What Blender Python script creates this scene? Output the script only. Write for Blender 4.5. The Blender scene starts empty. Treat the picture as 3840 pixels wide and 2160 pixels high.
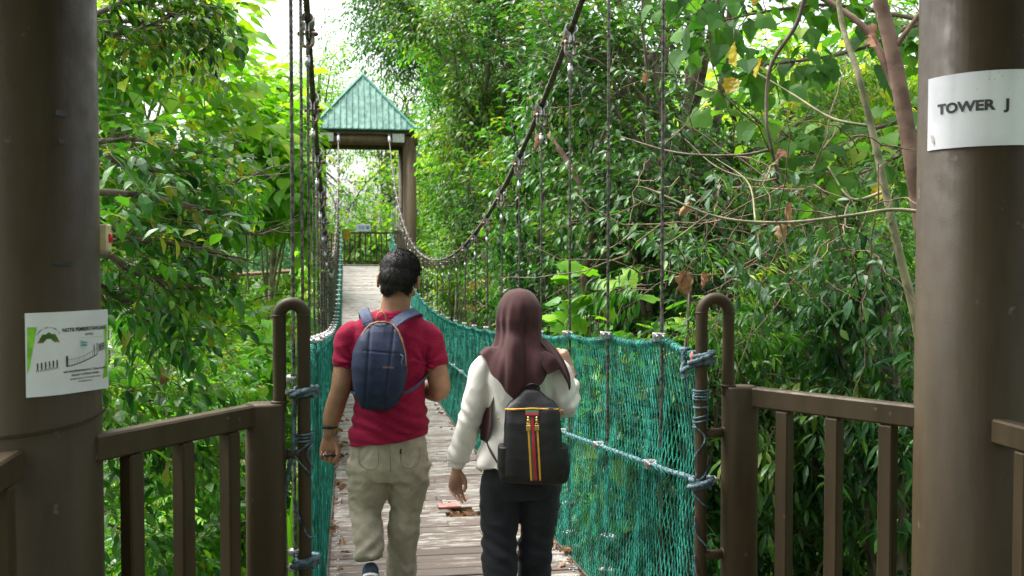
import bpy, math, random
import numpy as np
from mathutils import Vector, Matrix, noise
rng = np.random.default_rng(11)
PI = math.pi
S = bpy.context.scene
COL = S.collection
def V3(*a): return np.array(a, dtype=float)
def nrm(v):
    v = np.asarray(v, float); return v / (np.linalg.norm(v, axis=-1, keepdims=True) + 1e-12)

# ------------------------------------------------------------------ mesh builder
class MB:
    def __init__(s): s.V = []; s.F = []; s.A = []; s.n = 0
    def add(s, V, Fs, mat=0, attr=0.5, smooth=True):
        V = np.asarray(V, float).reshape(-1, 3)
        if isinstance(Fs, np.ndarray): Fs = [Fs]
        for F in Fs:
            F = np.asarray(F, dtype=np.int64)
            if F.size: s.F.append((F + s.n, mat, smooth))
        A = np.asarray(attr, float)
        if A.ndim == 0: A = np.full(len(V), float(A))
        s.V.append(V); s.A.append(A); s.n += len(V)
        return s
    def join(s, o, M=None, mat=None):
        for F, m, sm in o.F: s.F.append((F + s.n, m if mat is None else mat, sm))
        V = np.concatenate(o.V)
        if M is not None:
            M = np.array(M); V = V @ M[:3, :3].T + M[:3, 3]
        s.V.append(V); s.A.append(np.concatenate(o.A)); s.n += len(V)
        return s
    def mesh(s, name, mats=()):
        V = np.concatenate(s.V); A = np.concatenate(s.A)
        me = bpy.data.meshes.new(name)
        me.vertices.add(len(V)); me.vertices.foreach_set('co', V.astype(np.float32).ravel())
        tot = sum(F.size for F, _, _ in s.F); nf = sum(len(F) for F, _, _ in s.F)
        me.loops.add(tot); me.polygons.add(nf)
        lv = np.concatenate([F.ravel() for F, _, _ in s.F])
        ls = np.concatenate([np.full(len(F), F.shape[1]) for F, _, _ in s.F])
        st = np.concatenate([[0], np.cumsum(ls)[:-1]])
        mi = np.concatenate([np.full(len(F), m) for F, m, _ in s.F])
        sm = np.concatenate([np.full(len(F), q) for F, _, q in s.F])
        me.loops.foreach_set('vertex_index', lv.astype(np.int32))
        me.polygons.foreach_set('loop_start', st.astype(np.int32))
        me.polygons.foreach_set('material_index', mi.astype(np.int32))
        me.polygons.foreach_set('use_smooth', sm.astype(bool))
        at = me.attributes.new('v', 'FLOAT', 'POINT'); at.data.foreach_set('value', A.astype(np.float32))
        me.update(calc_edges=True)
        for m in mats: me.materials.append(m)
        return me
    def build(s, name, mats, parent=None, **k):
        if not isinstance(mats, (list, tuple)): mats = [mats]
        o = bpy.data.objects.new(name, s.mesh(name, mats)); COL.objects.link(o)
        if parent is not None: o.parent = parent
        if k: tag(o, **k)
        return o

def tag(o, label=None, cat=None, group=None, kind=None):
    if label: o['label'] = label
    if cat: o['category'] = cat
    if group: o['group'] = group
    if kind: o['kind'] = kind
    return o
def empty(name, loc, label=None, cat=None, group=None, rz=0):
    o = bpy.data.objects.new(name, None); o.empty_display_size = .1
    o.location = loc; o.rotation_euler = (0, 0, rz); COL.objects.link(o)
    return tag(o, label, cat, group)
def copy_tree(o, parent=None):
    c = o.copy(); COL.objects.link(c); c.parent = parent
    for ch in list(o.children): copy_tree(ch, c)
    return c

def box(c, s, R=None, ch=.0, attr=.5, mat=0, mb=None):
    mb = mb or MB()
    c = np.asarray(c, float); h = np.asarray(s, float) / 2
    ch = min(ch, h.min() * .9) if ch else 0
    sg = np.array([[x, y, z] for x in (-1, 1) for y in (-1, 1) for z in (-1, 1)], float)
    if not ch:
        V = sg * h
        F = np.array([[0,1,3,2],[4,6,7,5],[0,4,5,1],[2,3,7,6],[0,2,6,4],[1,5,7,3]])
        Fs = [F]
    else:
        V = []
        for g in sg:
            for ax in range(3):
                p = g * (h - ch); p[ax] = g[ax] * h[ax]; V.append(p)
        V = np.array(V)
        idx = {tuple(g.astype(int)): i for i, g in enumerate(sg)}
        Q = []; T = []
        for ax in range(3):
            a, b = [(1, 2), (0, 2), (0, 1)][ax]
            for q in (-1, 1):
                ring = []
                for (u, w) in ((-1, -1), (1, -1), (1, 1), (-1, 1)):
                    g = [0, 0, 0]; g[ax] = q; g[a] = u; g[b] = w
                    ring.append(idx[tuple(g)] * 3 + ax)
                Q.append(ring)
        for ax in range(3):
            a, b = [(1, 2), (0, 2), (0, 1)][ax]
            for u in (-1, 1):
                for w in (-1, 1):
                    g0 = [0, 0, 0]; g0[ax] = -1; g0[a] = u; g0[b] = w
                    g1 = list(g0); g1[ax] = 1
                    i0, i1 = idx[tuple(g0)], idx[tuple(g1)]
                    Q.append([i0*3+a, i1*3+a, i1*3+b, i0*3+b])
        for g in sg:
            i = idx[tuple(g.astype(int))]; T.append([i*3, i*3+1, i*3+2])
        Q = np.array(Q); T = np.array(T)
        def fix(F):
            out = []
            for f in F:
                p = V[f]; n = np.cross(p[1]-p[0], p[2]-p[0])
                out.append(f if n @ p.mean(0) > 0 else f[::-1])
            return np.array(out)
        Fs = [fix(Q), fix(T)]
    if R is not None: V = V @ np.array(R)[:3, :3].T
    mb.add(V + c, Fs, mat, attr, smooth=False)
    return mb

def frames(P):
    P = np.asarray(P, float); T = np.gradient(P, axis=0); T = nrm(T)
    N = np.zeros_like(P)
    a = V3(0, 0, 1) if abs(T[0][2]) < .9 else V3(0, 1, 0)
    n = nrm(np.cross(np.cross(T[0], a), T[0])); N[0] = n
    for i in range(1, len(P)):
        n = n - T[i] * (n @ T[i]); n = n / (np.linalg.norm(n) + 1e-12); N[i] = n
    return T, N, np.cross(T, N)
def tube(P, r, n=8, caps=True, mb=None, mat=0, attr=.5, lobes=0, lobe=.18, twist=0., smooth=True, flat=1., round_=False):
    """tube along P; lobes/twist give laid rope; twist in radians per metre"""
    mb = mb or MB()
    P = np.asarray(P, float)
    r = np.broadcast_to(np.asarray(r, float), (len(P),)).copy()
    if round_:
        P = np.concatenate([[P[0] + (P[0]-P[1])/np.linalg.norm(P[0]-P[1])*r[0]*.9], [P[0] + (P[0]-P[1])/np.linalg.norm(P[0]-P[1])*r[0]*.55], P,
                            [P[-1] + (P[-1]-P[-2])/np.linalg.norm(P[-1]-P[-2])*r[-1]*.55], [P[-1] + (P[-1]-P[-2])/np.linalg.norm(P[-1]-P[-2])*r[-1]*.9]])
        r = np.concatenate([[r[0]*.3], [r[0]*.8], r, [r[-1]*.8], [r[-1]*.3]])
    T, N, B = frames(P)
    L = np.concatenate([[0], np.cumsum(np.linalg.norm(np.diff(P, axis=0), axis=1))])
    th = np.linspace(0, 2*PI, n, endpoint=False)
    rr = 1 - lobe + lobe * np.abs(np.cos(th * lobes / 2)) if lobes else np.ones(n)
    ang = th[None, :] + (L * twist)[:, None]
    V = P[:, None, :] + (r[:, None] * rr[None, :] * np.cos(ang))[..., None] * N[:, None, :] + flat * (r[:, None] * rr[None, :] * np.sin(ang))[..., None] * B[:, None, :]
    m = len(P)
    i = np.arange(m - 1)[:, None] * n; j = np.arange(n)[None, :]; k = (j + 1) % n
    F = np.stack([i + j, i + k, i + n + k, i + n + j], -1).reshape(-1, 4)
    Fs = [F]
    V = V.reshape(-1, 3)
    if caps:
        V = np.concatenate([V, P[:1], P[-1:]])
        c0, c1 = m * n, m * n + 1; a = np.arange(n); b = (a + 1) % n
        Fs.append(np.stack([np.full(n, c0), b, a], -1)); Fs.append(np.stack([np.full(n, c1), (m-1)*n + a, (m-1)*n + b], -1))
    if np.ndim(attr): attr = np.concatenate([np.repeat(attr, n), attr[:1], attr[-1:]]) if caps else np.repeat(attr, n)
    return mb.add(V, Fs, mat, attr, smooth)
def cyl(a, b, r, n=16, **k): return tube([a, b], r, n, **k)
def loft(rings, n=32, mb=None, mat=0, closed=True, p=2.3, smooth=True):
    """rings: (cx,cy,cz,rx,ry[,exponent[,tilt about x]])"""
    mb = mb or MB(); th = np.linspace(0, 2*PI, n, endpoint=False); V = []
    for q in rings:
        cx, cy, cz, rx, ry = q[:5]; e = q[5] if len(q) > 5 else p; ti = q[6] if len(q) > 6 else 0
        c, s = np.cos(th), np.sin(th)
        x = rx * np.sign(c) * np.abs(c)**(2/e); y = ry * np.sign(s) * np.abs(s)**(2/e)
        V.append(np.stack([cx + x, cy + y * math.cos(ti), cz + y * math.sin(ti)], -1))
    m = len(V); V = np.concatenate(V)
    i = np.arange(m - 1)[:, None] * n; j = np.arange(n)[None, :]; k = (j + 1) % n
    Fs = [np.stack([i + j, i + k, i + n + k, i + n + j], -1).reshape(-1, 4)]
    if closed:
        V = np.concatenate([V, [V[:n].mean(0)], [V[-n:].mean(0)]]); a = np.arange(n); b = (a + 1) % n
        Fs.append(np.stack([np.full(n, m*n), b, a], -1)); Fs.append(np.stack([np.full(n, m*n+1), (m-1)*n + a, (m-1)*n + b], -1))
    return mb.add(V, Fs, mat, .5, smooth)
def ell(c, r, n=20, m=12, mb=None, R=None, mat=0):
    mb = mb or MB(); V = []
    th = np.linspace(0, 2*PI, n, endpoint=False)
    for k in range(1, m):
        a = PI * k / m; V.append(np.stack([np.sin(a)*np.cos(th), np.sin(a)*np.sin(th), np.full(n, -np.cos(a))], -1))
    V = np.concatenate(V + [[[0, 0, -1]], [[0, 0, 1]]]) * np.asarray(r, float)
    if R is not None: V = V @ np.array(R)[:3, :3].T
    i = np.arange(m - 2)[:, None] * n; j = np.arange(n)[None, :]; k = (j + 1) % n
    F = np.stack([i + j, i + k, i + n + k, i + n + j], -1).reshape(-1, 4); q = (m-1)*n; a = np.arange(n); b = (a+1) % n
    return mb.add(V + np.asarray(c, float), [F, np.stack([np.full(n, q), b, a], -1), np.stack([np.full(n, q+1), (m-2)*n+a, (m-2)*n+b], -1)], mat)
def cr(pts, n=40):
    """Catmull-Rom through pts"""
    P = np.asarray(pts, float); P = np.concatenate([[2*P[0]-P[1]], P, [2*P[-1]-P[-2]]])
    out = []; seg = len(P) - 3; t = np.linspace(0, seg, n)
    for x in t:
        i = min(int(x), seg - 1); u = x - i; a, b, c, d = P[i:i+4]
        out.append(.5*((2*b) + (-a+c)*u + (2*a-5*b+4*c-d)*u*u + (-a+3*b-3*c+d)*u**3))
    return np.array(out)
def rotm(ax, a): return np.array(Matrix.Rotation(a, 3, ax))
def grid(fn, nu, nv, mb=None, mat=0, closed_u=False, smooth=True, attr=.5):
    mb = mb or MB(); V = [fn(i/(nu if closed_u else nu-1), j/(nv-1)) for j in range(nv) for i in range(nu)]
    F = []
    for j in range(nv-1):
        for i in range(nu if closed_u else nu-1):
            k = (i+1) % nu; F.append([j*nu+i, j*nu+k, (j+1)*nu+k, (j+1)*nu+i])
    return mb.add(V, np.array(F), mat, attr, smooth)
def modded(mb, name, mats, parent=None, voxel=None, smooth=0, thick=0, fac=.5, sub=0, disp=None, **k):
    o = bpy.data.objects.new(name, mb.mesh(name)); COL.objects.link(o)
    if voxel:
        m = o.modifiers.new('r', 'REMESH'); m.mode = 'VOXEL'; m.voxel_size = voxel; m.use_smooth_shade = True
    if smooth:
        m = o.modifiers.new('s', 'SMOOTH'); m.iterations = smooth; m.factor = fac
    if thick:
        m = o.modifiers.new('t', 'SOLIDIFY'); m.thickness = thick; m.offset = -1
    if sub:
        m = o.modifiers.new('b', 'SUBSURF'); m.levels = sub; m.render_levels = sub
    dg = bpy.context.evaluated_depsgraph_get(); dg.update()
    me = bpy.data.meshes.new_from_object(o.evaluated_get(dg)); me.name = name
    old = o.data; o.modifiers.clear(); o.data = me; bpy.data.meshes.remove(old)
    if disp:
        n = len(me.vertices); co = np.empty(n*3, np.float32); me.vertices.foreach_get('co', co); co = co.reshape(-1, 3)
        no = np.empty(n*3, np.float32); me.vertex_normals.foreach_get('vector', no); no = no.reshape(-1, 3)
        co2 = disp(co.astype(float), no.astype(float)); me.vertices.foreach_set('co', co2.astype(np.float32).ravel()); me.update()
    me.materials.clear()
    for m in (mats if isinstance(mats, (list, tuple)) else [mats]): me.materials.append(m)
    me.polygons.foreach_set('use_smooth', np.ones(len(me.polygons), bool))
    me.polygons.foreach_set('material_index', np.zeros(len(me.polygons), np.int32))
    if parent is not None: o.parent = parent
    if k: tag(o, **k)
    return o
def rg(P, sc, seed=0.):
    """ridged noise: sharp creases"""
    return 1 - 2.6*np.abs(nz(P, sc, seed))
def nz(P, sc, seed=0.):
    P = np.asarray(P) * np.asarray(sc, float) + seed
    return np.array([noise.noise(Vector(p)) for p in P])

# ------------------------------------------------------------------ materials
def newmat(name):
    m = bpy.data.materials.new(name); m.use_nodes = True; nt = m.node_tree; nt.nodes.clear()
    out = nt.nodes.new('ShaderNodeOutputMaterial'); b = nt.nodes.new('ShaderNodeBsdfPrincipled')
    nt.links.new(b.outputs[0], out.inputs[0]); return m, nt, b, out
def nd(nt, t, **k):
    n = nt.nodes.new('ShaderNode' + t)
    for a, v in k.items():
        if a.startswith('i_'): n.inputs[a[2:].replace('_', ' ')].default_value = v
        else: setattr(n, a, v)
    return n
def ramp(nt, pts, mode='LINEAR'):
    r = nt.nodes.new('ShaderNodeValToRGB'); r.color_ramp.interpolation = mode; e = r.color_ramp.elements
    while len(e) < len(pts): e.new(.5)
    for q, (p, c) in zip(e, pts): q.position = p; q.color = (*c, 1) if len(c) == 3 else c
    return r
def c4(c): return (*c, 1)
def simple(name, col, rough=.5, metal=0., var=.15, scale=30., bump=.0, bscale=200., stretch=(1, 1, 1), spec=.5, col2=None, thr=(.4, .6), sheen=0):
    m, nt, b, out = newmat(name)
    tc = nd(nt, 'TexCoord'); mp = nd(nt, 'Mapping'); mp.inputs['Scale'].default_value = stretch
    nt.links.new(tc.outputs['Object'], mp.inputs[0])
    n = nd(nt, 'TexNoise', i_Scale=scale, i_Detail=6.); nt.links.new(mp.outputs[0], n.inputs['Vector'])
    c = np.array(col); c2 = np.array(col2) if col2 is not None else np.clip(c * (1 + var * 2), 0, 1)
    r = ramp(nt, [(thr[0], tuple(c * (1 - var))), (thr[1], tuple(c2))]); nt.links.new(n.outputs[0], r.inputs[0])
    nt.links.new(r.outputs[0], b.inputs['Base Color'])
    b.inputs['Roughness'].default_value = rough; b.inputs['Metallic'].default_value = metal
    b.inputs['Specular IOR Level'].default_value = spec
    if sheen: b.inputs['Sheen Weight'].default_value = sheen; b.inputs['Sheen Roughness'].default_value = .5
    if bump:
        n2 = nd(nt, 'TexNoise', i_Scale=bscale, i_Detail=4.); nt.links.new(mp.outputs[0], n2.inputs['Vector'])
        bp = nd(nt, 'Bump', i_Strength=bump, i_Distance=.01); nt.links.new(n2.outputs[0], bp.inputs['Height']); nt.links.new(bp.outputs[0], b.inputs['Normal'])
    return m
def leafmat(name, cols, rough=.4, trans=.35, tcol=None, spec=.32):
    """cols: dark->light ramp over the per-leaf attribute v"""
    m, nt, b, out = newmat(name)
    a = nd(nt, 'Attribute', attribute_name='v'); r = ramp(nt, cols); nt.links.new(a.outputs['Fac'], r.inputs[0])
    oi = nd(nt, 'ObjectInfo'); hs = nd(nt, 'HueSaturation')
    mr = nd(nt, 'MapRange'); mr.inputs['To Min'].default_value = .82; mr.inputs['To Max'].default_value = 1.22
    nt.links.new(oi.outputs['Random'], mr.inputs['Value']); nt.links.new(mr.outputs[0], hs.inputs['Value']); nt.links.new(r.outputs[0], hs.inputs['Color'])
    mr2 = nd(nt, 'MapRange'); mr2.inputs['To Min'].default_value = .488; mr2.inputs['To Max'].default_value = .508
    nt.links.new(oi.outputs['Random'], mr2.inputs['Value']); nt.links.new(mr2.outputs[0], hs.inputs['Hue'])
    nt.links.new(hs.outputs[0], b.inputs['Base Color'])
    b.inputs['Roughness'].default_value = rough; b.inputs['Specular IOR Level'].default_value = spec
    t = nd(nt, 'BsdfTranslucent'); g = nd(nt, 'MixRGB', blend_type='MULTIPLY'); g.inputs[0].default_value = 1
    g.inputs[2].default_value = c4(tcol or (1.6, 1.75, .55)); nt.links.new(hs.outputs[0], g.inputs[1]); nt.links.new(g.outputs[0], t.inputs[0])
    mx = nd(nt, 'MixShader'); mx.inputs[0].default_value = trans
    nt.links.new(b.outputs[0], mx.inputs[1]); nt.links.new(t.outputs[0], mx.inputs[2]); nt.links.new(mx.outputs[0], out.inputs[0])
    return m
M = {}
def brown_paint(k=1., name='brown_gloss_paint'):
    m, nt, b, out = newmat(name)
    tc = nd(nt, 'TexCoord'); mp = nd(nt, 'Mapping'); mp.inputs['Scale'].default_value = (3.2, 3.2, .45)
    nt.links.new(tc.outputs['Object'], mp.inputs[0])
    n = nd(nt, 'TexNoise', i_Scale=2.2, i_Detail=7., i_Roughness=.6); nt.links.new(mp.outputs[0], n.inputs['Vector'])
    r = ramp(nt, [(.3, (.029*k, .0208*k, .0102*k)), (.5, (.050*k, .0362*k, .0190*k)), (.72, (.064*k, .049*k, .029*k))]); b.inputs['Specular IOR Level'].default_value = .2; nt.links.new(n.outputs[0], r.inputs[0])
    n3 = nd(nt, 'TexNoise', i_Scale=19., i_Detail=5.); nt.links.new(tc.outputs['Object'], n3.inputs['Vector'])
    r3 = ramp(nt, [(.70, (0, 0, 0)), (.76, (1, 1, 1))]); nt.links.new(n3.outputs[0], r3.inputs[0])
    mx = nd(nt, 'MixRGB'); nt.links.new(r3.outputs[0], mx.inputs[0]); nt.links.new(r.outputs[0], mx.inputs[1]); mx.inputs[2].default_value = (.11, .09, .07, 1)
    nt.links.new(mx.outputs[0], b.inputs['Base Color'])
    r2 = ramp(nt, [(.3, (.42,)*3), (.7, (.62,)*3)]); nt.links.new(n3.outputs[0], r2.inputs[0]); nt.links.new(r2.outputs[0], b.inputs['Roughness'])
    n2 = nd(nt, 'TexNoise', i_Scale=160., i_Detail=3.); nt.links.new(tc.outputs['Object'], n2.inputs['Vector'])
    n4 = nd(nt, 'TexNoise', i_Scale=8., i_Detail=3.); nt.links.new(mp.outputs[0], n4.inputs['Vector'])
    ad = nd(nt, 'Math', operation='MULTIPLY_ADD'); ad.inputs[1].default_value = 2.; nt.links.new(n4.outputs[0], ad.inputs[0]); nt.links.new(n2.outputs[0], ad.inputs[2])
    bp = nd(nt, 'Bump', i_Strength=.12, i_Distance=.004); nt.links.new(ad.outputs[0], bp.inputs['Height']); nt.links.new(bp.outputs[0], b.inputs['Normal'])
    return m
M['brown'] = brown_paint(); M['brown_skylit'] = brown_paint(1.9, 'skylit_brown_paint')  # far tower: same brown lightened, open sky light put into the colour
M['galv'] = simple('galvanised_steel', (.36, .36, .36), .38, .75, .25, 60, .15)
M['rust'] = simple('rusty_steel', (.17, .085, .05), .7, .3, .35, 80, .3, col2=(.30, .16, .09))
M['dirtysteel'] = simple('weathered_shackle', (.20, .17, .14), .5, .6, .3, 60, .2, col2=(.38, .33, .28))
M['cable'] = simple('greased_main_cable', (.055, .047, .042), .42, .5, .3, 40, .1, col2=(.15, .12, .10))
M['wire'] = simple('weathered_wire_rope', (.085, .075, .065), .45, .6, .3, 50, .1, col2=(.22, .20, .18))
M['rope'] = simple('blue_grey_rope', (.075, .125, .15), .85, 0, .25, 40, .5, 400, col2=(.15, .22, .245), spec=.2)
M['net'] = simple('teal_net_twine', (.008, .17, .122), .6, 0, .4, 9, 0, col2=(.035, .33, .25), spec=.3)
M['netf'] = simple('teal_net_twine_old', (.03, .25, .20), .7, 0, .3, 9, 0, col2=(.07, .38, .31))
M['black'] = simple('black_plastic', (.012, .012, .013), .4)
M['paper'] = simple('laminated_paper', (.68, .69, .74), .18, 0, .04, 6, .02, 5, col2=(.74, .75, .79))
M['ink'] = simple('black_ink', (.02, .02, .022), .3)
M['cream'] = simple('cream_plastic', (.62, .52, .32), .4, 0, .06)
M['red'] = simple('red_plastic', (.55, .01, .02), .3, 0, .1)
M['orange'] = simple('orange_plastic', (.55, .12, .03), .4, 0, .1)
M['conc'] = simple('weathered_concrete', (.22, .20, .18), .85, 0, .2, 8, .4, 60)
M['whiteplate'] = simple('pale_steel_plate', (.42, .44, .40), .5, 0, .1)
M['roof'] = simple('green_metal_roof', (.105, .225, .185), .6, .0, .16, 2.5, .04, 20, stretch=(3, 3, .5), col2=(.175, .32, .265), spec=.25)
M['rooftrim'] = simple('green_ridge_cap', (.04, .18, .135), .42, 0, .12, 5)
M['greenink'] = simple('green_print', (.20, .50, .03), .4)
M['paleink'] = simple('pale_blue_print', (.42, .60, .62), .4)
M['tan'] = simple('tan_leather', (.30, .13, .055), .6, 0, .2)
M['lichen'] = simple('dusty_smear', (.42, .39, .36), .7, 0, .2, 30)
def deckmat():
    m, nt, b, out = newmat('peeling_painted_boards')
    tc = nd(nt, 'TexCoord'); at = nd(nt, 'Attribute', attribute_name='v')
    cb = nd(nt, 'CombineXYZ'); nt.links.new(at.outputs['Fac'], cb.inputs[2])
    mp = nd(nt, 'Mapping'); mp.inputs['Scale'].default_value = (1, 1, 0)
    nt.links.new(tc.outputs['Object'], mp.inputs[0])
    ad = nd(nt, 'VectorMath', operation='MULTIPLY_ADD'); ad.inputs[1].default_value = (0, 0, 37.)
    nt.links.new(cb.outputs[0], ad.inputs[0]); nt.links.new(mp.outputs[0], ad.inputs[2])
    st = nd(nt, 'Mapping'); st.inputs['Scale'].default_value = (5.5, 26, 1); nt.links.new(ad.outputs[0], st.inputs[0])
    n1 = nd(nt, 'TexNoise', i_Scale=1.0, i_Detail=9., i_Roughness=.68); nt.links.new(st.outputs[0], n1.inputs['Vector'])
    big = nd(nt, 'TexNoise', i_Scale=1.1, i_Detail=2.); nt.links.new(tc.outputs['Object'], big.inputs['Vector'])
    # pale paint patches spread wider towards the far end of the walk
    sx = nd(nt, 'SeparateXYZ'); nt.links.new(tc.outputs['Object'], sx.inputs[0])
    mr = nd(nt, 'MapRange'); mr.inputs['From Min'].default_value = 3.5; mr.inputs['From Max'].default_value = 15.; mr.inputs['To Min'].default_value = -.105; mr.inputs['To Max'].default_value = .045
    nt.links.new(sx.outputs[1], mr.inputs[0])
    s1 = nd(nt, 'Math', operation='ADD'); nt.links.new(n1.outputs[0], s1.inputs[0]); nt.links.new(mr.outputs[0], s1.inputs[1])
    s2 = nd(nt, 'Math', operation='MULTIPLY_ADD'); s2.inputs[1].default_value = .22; nt.links.new(big.outputs[0], s2.inputs[0]); nt.links.new(s1.outputs[0], s2.inputs[2])
    s3 = nd(nt, 'Math', operation='MULTIPLY_ADD'); s3.inputs[1].default_value = .12; nt.links.new(at.outputs['Fac'], s3.inputs[0]); nt.links.new(s2.outputs[0], s3.inputs[2])
    mask = ramp(nt, [(.655, (0, 0, 0)), (.675, (1, 1, 1))]); nt.links.new(s3.outputs[0], mask.inputs[0])
    gr = nd(nt, 'Mapping'); gr.inputs['Scale'].default_value = (3, 120, 1); nt.links.new(ad.outputs[0], gr.inputs[0])
    n2 = nd(nt, 'TexNoise', i_Scale=1., i_Detail=5.); nt.links.new(gr.outputs[0], n2.inputs['Vector'])
    wood = ramp(nt, [(.3, (.046, .032, .025)), (.7, (.125, .094, .078))]); nt.links.new(n2.outputs[0], wood.inputs[0])
    pt = ramp(nt, [(.3, (.18, .17, .15)), (.7, (.31, .295, .26))]); nt.links.new(n2.outputs[0], pt.inputs[0])
    hv = nd(nt, 'MixRGB', blend_type='MULTIPLY'); hv.inputs[0].default_value = .7
    vr = ramp(nt, [(0, (.75, .62, .58)), (.5, (1, 1, 1)), (1, (1.2, 1.1, 1.0))]); nt.links.new(at.outputs['Fac'], vr.inputs[0]); nt.links.new(wood.outputs[0], hv.inputs[1]); nt.links.new(vr.outputs[0], hv.inputs[2])
    mx = nd(nt, 'MixRGB'); nt.links.new(mask.outputs[0], mx.inputs[0]); nt.links.new(hv.outputs[0], mx.inputs[1]); nt.links.new(pt.outputs[0], mx.inputs[2])
    nt.links.new(mx.outputs[0], b.inputs['Base Color']); b.inputs['Roughness'].default_value = .62
    h = nd(nt, 'Math', operation='MULTIPLY_ADD'); h.inputs[1].default_value = .6; nt.links.new(mask.outputs[0], h.inputs[0]); nt.links.new(n2.outputs[0], h.inputs[2])
    bp = nd(nt, 'Bump', i_Strength=.5, i_Distance=.003); nt.links.new(h.outputs[0], bp.inputs['Height']); nt.links.new(bp.outputs[0], b.inputs['Normal'])
    return m
M['deck'] = deckmat()
M['floorboard'] = simple('dark_platform_floor', (.09, .07, .06), .6, 0, .25, 20, .3, 60)
# skin, cloth
def skin(name, col, sss=.1):
    m, nt, b, out = newmat(name)
    tc = nd(nt, 'TexCoord'); n = nd(nt, 'TexNoise', i_Scale=22., i_Detail=6.); nt.links.new(tc.outputs['Object'], n.inputs['Vector'])
    c = np.array(col); r = ramp(nt, [(.35, tuple(c*.86)), (.65, tuple(np.clip(c*1.12, 0, 1)))]); nt.links.new(n.outputs[0], r.inputs[0]); nt.links.new(r.outputs[0], b.inputs['Base Color'])
    b.inputs['Roughness'].default_value = .45; b.inputs['Subsurface Weight'].default_value = sss; b.inputs['Subsurface Radius'].default_value = (.012, .004, .002); b.inputs['Subsurface Scale'].default_value = 1.
    n2 = nd(nt, 'TexNoise', i_Scale=350., i_Detail=3.); nt.links.new(tc.outputs['Object'], n2.inputs['Vector'])
    bp = nd(nt, 'Bump', i_Strength=.15, i_Distance=.002); nt.links.new(n2.outputs[0], bp.inputs['Height']); nt.links.new(bp.outputs[0], b.inputs['Normal'])
    return m
M['skin_m'] = skin('tanned_skin', (.33, .165, .095)); M['skin_w'] = skin('light_brown_skin', (.47, .255, .17))
M['shirt'] = simple('crimson_slub_cotton', (.245, .006, .036), .85, 0, .12, 40, .25, 500, stretch=(1, 1, 6), spec=.2, sheen=.05)
M['chino'] = simple('khaki_twill', (.38, .335, .265), .85, 0, .08, 14, .25, 500, spec=.2)
M['blouse'] = simple('ivory_crepe', (.69, .655, .60), .8, 0, .03, 10, .12, 400, spec=.25)
M['scarf'] = simple('brown_voile', (.052, .021, .021), .85, 0, .1, 12, .15, 600, spec=.2, sheen=.08)
M['blackcloth'] = simple('black_trouser_cloth', (.009, .010, .014), .8, 0, .15, 20, .2, 500, spec=.3, sheen=.1)
M['navy'] = simple('navy_nylon', (.009, .018, .052), .62, 0, .15, 25, .25, 600, spec=.4)
M['navystrap'] = simple('slate_strap', (.035, .055, .11), .7, 0, .12, 60, .3, 300)
M['leather'] = simple('black_pebbled_leather', (.006, .006, .0065), .42, 0, .2, 30, .25, 420, spec=.4)
M['gold'] = simple('gold_metal', (.75, .50, .18), .28, .9, .1)
M['yellow'] = simple('yellow_webbing', (.62, .30, .02), .7, 0, .08)
M['redweb'] = simple('red_webbing', (.42, .01, .025), .7, 0, .08)
M['greenweb'] = simple('green_webbing', (.008, .10, .05), .7, 0, .08)
M['hair'] = simple('black_hair', (.008, .0065, .006), .6, 0, .3, 90, .4, 130, stretch=(1, 1, .35), spec=.3)
M['shoe'] = simple('dark_blue_canvas', (.03, .05, .08), .8, 0, .15, 60, .2, 300)
M['rubber'] = simple('white_rubber', (.66, .65, .60), .5, 0, .08, 40)
# vegetation
M['bark'] = simple('grey_brown_bark', (.10, .075, .055), .9, 0, .35, 9, .6, 30, stretch=(1, 1, .4), col2=(.20, .16, .12))
M['redbark'] = simple('reddish_bark', (.15, .085, .062), .9, 0, .3, 6, .3, 14, stretch=(1, 1, 1.3), col2=(.22, .14, .105))
M['greenbark'] = simple('pale_green_bark', (.17, .17, .09), .8, 0, .25, 8, .4, 30, col2=(.30, .27, .16))
M['twig'] = simple('brown_twig', (.13, .085, .05), .8, 0, .3, 15)
M['lf_dark'] = leafmat('dark_glossy_leaf', [(0, (.010, .050, .011)), (.5, (.028, .115, .013)), (.85, (.075, .20, .016)), (.98, (.11, .22, .02)), (1, (.20, .22, .02))], .34, .32)
M['lf_bright'] = leafmat('bright_broad_leaf', [(0, (.065, .20, .014)), (.5, (.135, .34, .02)), (.9, (.26, .48, .03)), (1, (.38, .46, .04))], .45, .42)
M['lf_mid'] = leafmat('mid_green_leaf', [(0, (.018, .085, .011)), (.5, (.048, .165, .016)), (.9, (.12, .28, .022)), (1, (.24, .30, .03))], .42, .40)
M['lf_shade'] = leafmat('deep_green_leaf', [(0, (.013, .058, .015)), (.5, (.030, .112, .018)), (.9, (.070, .19, .023)), (1, (.12, .20, .03))], .36, .30)
M['lf_under'] = leafmat('undergrowth_leaf', [(0, (.035, .14, .012)), (.5, (.095, .27, .018)), (.9, (.25, .44, .025)), (1, (.45, .42, .04))], .45, .42)
M['lf_yellow'] = leafmat('yellowing_leaf', [(0, (.20, .22, .015)), (.5, (.40, .30, .02)), (1, (.42, .20, .02))], .5, .4, (1.3, 1.1, .5))
M['lf_far'] = leafmat('distant_leaf', [(0, (.035, .13, .018)), (.5, (.085, .24, .025)), (.9, (.18, .36, .04)), (1, (.30, .40, .06))], .45, .45)
M['lf_lobed'] = leafmat('matt_lobed_leaf', [(0, (.02, .08, .015)), (.5, (.05, .15, .022)), (.9, (.11, .24, .03)), (1, (.22, .28, .03))], .62, .42, spec=.25)
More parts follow.
